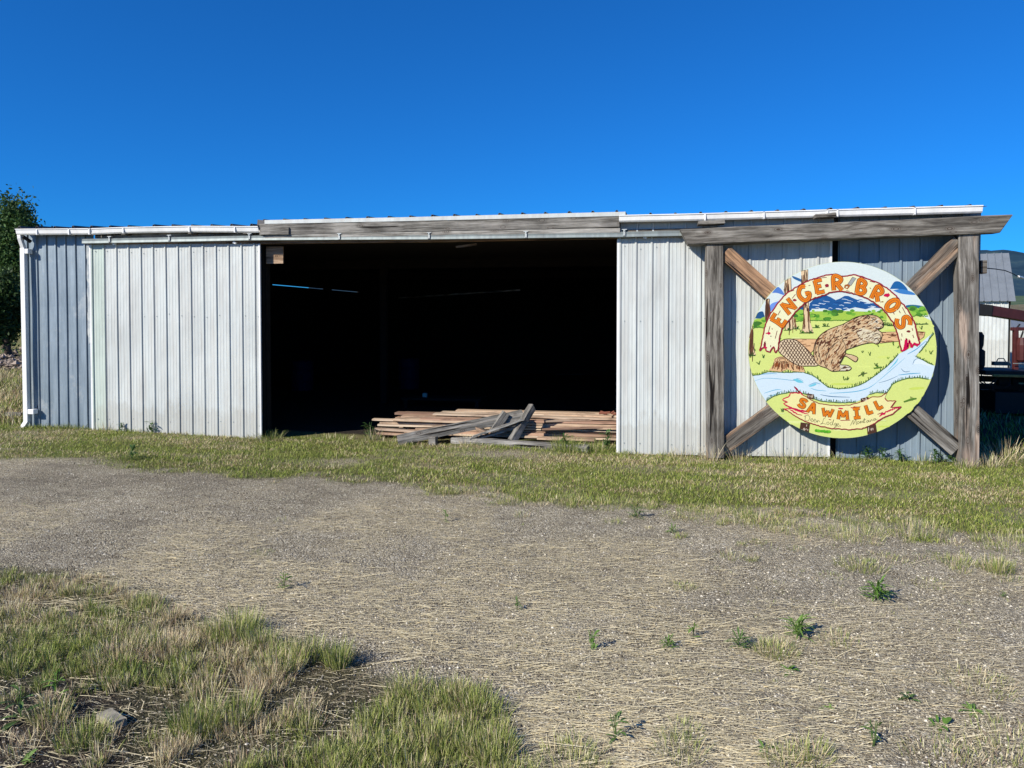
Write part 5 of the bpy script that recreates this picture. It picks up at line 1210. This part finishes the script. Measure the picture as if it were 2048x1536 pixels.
# ------------------------------------------------------------------ leafy weeds, each one a plant
M_weed = vcol('weed_leaves', 0.5, 0.2, 0.3)
def weed(px_, py_, size, label, kind_='rosette', nleaf=14, seed=1, zoff=None, yw=None, tone=(0.10,0.20,0.035)):
    r = np.random.default_rng(seed); q = on_z(px_, py_, 0.03) if yw is None else on_y(px_, py_, yw); z = float(gh(q.x, q.y)) - 0.003
    V = []; Q_ = []; Cc_ = []
    for i in range(nleaf):
        a = r.uniform(0, 6.28); el = r.uniform(0.15, 1.0) if kind_ == 'rosette' else r.uniform(0.1, 1.2)
        L = size * r.uniform(0.5, 1.1); W_ = L * (r.uniform(0.16, 0.30) if kind_ != 'feather' else 0.10)
        hb = 0 if kind_ == 'rosette' else r.uniform(0, size * (1.5 if kind_ == 'tall' else 0.7))
        d = np.array([math.cos(a), math.sin(a)]); s_ = np.array([-d[1], d[0]]); base = np.array([q.x, q.y]) + r.normal(0, size*0.10, 2)
        k0 = len(V)
        for t_, ww in ((0, 0.15), (0.3, 0.8), (0.6, 1.0), (0.85, 0.6), (1.0, 0.02)):
            u = t_ * L; rad = u * math.cos(el); zz = z + hb + u * math.sin(el) - 0.35 * L * t_ * t_
            zz = max(zz, z + 0.004)
            for sg in (-1, 0, 1):
                V.append((base[0] + d[0]*rad + s_[0]*W_*ww*0.5*sg, base[1] + d[1]*rad + s_[1]*W_*ww*0.5*sg, zz + abs(sg)*W_*0.18*ww))
                Cc_.append(np.array(tone) * (0.8 + 0.5*r.uniform()))
        for j in range(4):
            for m in range(2): b_ = k0 + 3*j + m; Q_.append((b_, b_+1, b_+4, b_+3))
    if kind_ == 'tall':
        for _ in range(3):
            k0 = len(V); lean_ = r.normal(0, 0.12, 2)
            for t_ in (0, 0.5, 1):
                for dx, dy in ((-.002, 0), (.002, 0)): V.append((q.x + dx + lean_[0]*t_*size*1.6, q.y + dy + lean_[1]*t_*size*1.6, z + t_*size*1.7)); Cc_.append(np.array(tone)*0.8)
            for j in range(2): Q_.append((k0+2*j, k0+2*j+1, k0+2*j+3, k0+2*j+2))
    o = mk_np('leafy_weed', np.array(V), [np.array(Q_)], np.array(Cc_), M_weed)
    return tag(o, label, 'weed', 'leafy weeds')
for i, a in enumerate((
  (1755, 1192, .10, 'widest bright green weed clump on the right of the gravel', 'feather', 60), (1595, 1268, .09, 'bright green weed behind the pale grass tuft at lower right', 'feather', 55), (1478, 1290, .07, 'green weed just left of the pale grass tuft at lower right', 'feather', 40),
  (1336, 1288, .055, 'small feathery weed leftmost in the lower right row', 'feather', 34), (1345, 1058, .06, 'small green weed below the grass edge in front of the sign', 'feather', 30), (1272, 1028, .09, 'low leafy weed at the edge of the grass strip, left of the sign', 'feather', 34),
  (1575, 1335, .05, 'small bright weed below the pale grass tuft', 'rosette', 14), (1656, 1408, .05, 'pale broad leaved weed low in the right gravel', 'rosette', 7), (1815, 1388, .055, 'broad leaved weed right of the pale one', 'rosette', 9), (1880, 1440, .065, 'upright broad leaved weed, lower of the right hand pair', 'rosette', 8),
  (1942, 1412, .06, 'broad leaved weed nearest the right edge of the gravel', 'rosette', 10), (1232, 1470, .05, 'small yellowish weed in the bottom middle gravel', 'tall', 12), (1184, 1290, .045, 'tiny upright yellow green weed in the middle gravel', 'tall', 14), (568, 1172, .05, 'tiny upright weed alone in the straw above the tussocks', 'tall', 16),
  (1034, 1212, .035, 'smallest upright weed with a long shadow in the centre', 'tall', 10), (892, 1040, .05, 'thin upright weed in the gravel below the boards', 'tall', 8), (46, 1512, .055, 'broad leaved weed in the bottom left corner', 'rosette', 9), (42, 1425, .08, 'pale leaved weed at the left edge among tussocks', 'tall', 12), (110, 1385, .06, 'upright weed beside the half buried block', 'tall', 9),
  (1386, 1268, .04, 'tiny weed between the two feathery ones at lower right', 'tall', 9), (1748, 1480, .05, 'small weed near the bottom right, under the pale one', 'tall', 9), (1530, 1490, .06, 'dull leaved weed at the bottom edge right of centre', 'rosette', 7), (2008, 1185, .03, 'tiny bright weed at the right edge', 'feather', 16))):
    weed(a[0], a[1], a[2]*1.45, a[3], a[4], int(a[5]*1.2), seed=100 + i, tone=[(0.11,0.21,0.035),(0.14,0.23,0.05),(0.10,0.17,0.045)][i % 3])
for i, (a, b, yw, sz, lb) in enumerate(((1735, 912, -.02, .13, 'dark leafy weed under the round sign, left one'), (1765, 914, -.02, .11, 'dark leafy weed under the round sign, right one'), (1800, 916, -.04, .11, 'dark leafy weed against the wall right of the sign bottom'), (1870, 922, -.06, .12, 'wide leafy weed at the foot of the lower right brace'),
        (1900, 924, -.12, .10, 'leafy weed touching the right post'), (737, 868, .6, .16, 'thin thistle like weed at the left end of the board stack'), (243, 876, -.06, .09, 'dark weed at the foot of the left sliding door, left one'), (303, 880, -.06, .13, 'dark weed at the foot of the left sliding door, right one'), (1215, 885, .2, .16, 'tall leafy weed beside the right sliding door'), (1130, 885, .05, .14, 'bushy weed over the end of the pale ground timber'), (265, 922, None, .12, 'dark leafy weed in the grass strip at left'))):
    weed(a, b, sz, lb, 'tall', 34, seed=300 + i, yw=yw, tone=(0.055,0.12,0.03))
# half buried block, pale stick
p = on_z(222, 1436, 0.02); tag(timber('concrete_block', (p.x - 0.08, p.y + 0.05, -0.004), (p.x + 0.07, p.y - 0.03, 0.008), 0.07, 0.05, plain('grey_concrete', (0.40,0.36,0.27), 0.9, var=0.5, scale=25), None, seed=61, rough=0.006, segs=5), 'small grey block half buried among the tussocks', 'block')
a, b = on_z(745, 1530, 0.02), at(757, 1462, 3.75); mb = MB(); mb.tube([a - (b - a)*0.3, a*0.5 + b*0.5, b], [0.0035, 0.003, 0.0022], 6)
tag(mb.build('dry_stick', plain('bleached_stick', (0.55,0.50,0.40), 0.8)), 'single pale dry stick standing up at the bottom of the tussocks', 'stick')
p = on_z(44, 822, 0.0); q = on_y(36, 822, 0.8); tag(timber('wood_block', (q.x - 0.25, 0.8, 0.20), (q.x + 0.1, 0.8, 0.2), 0.1, 0.06, M_pale, None, seed=62, segs=3), 'pale piece of timber poking out left of the downspout foot', 'block')
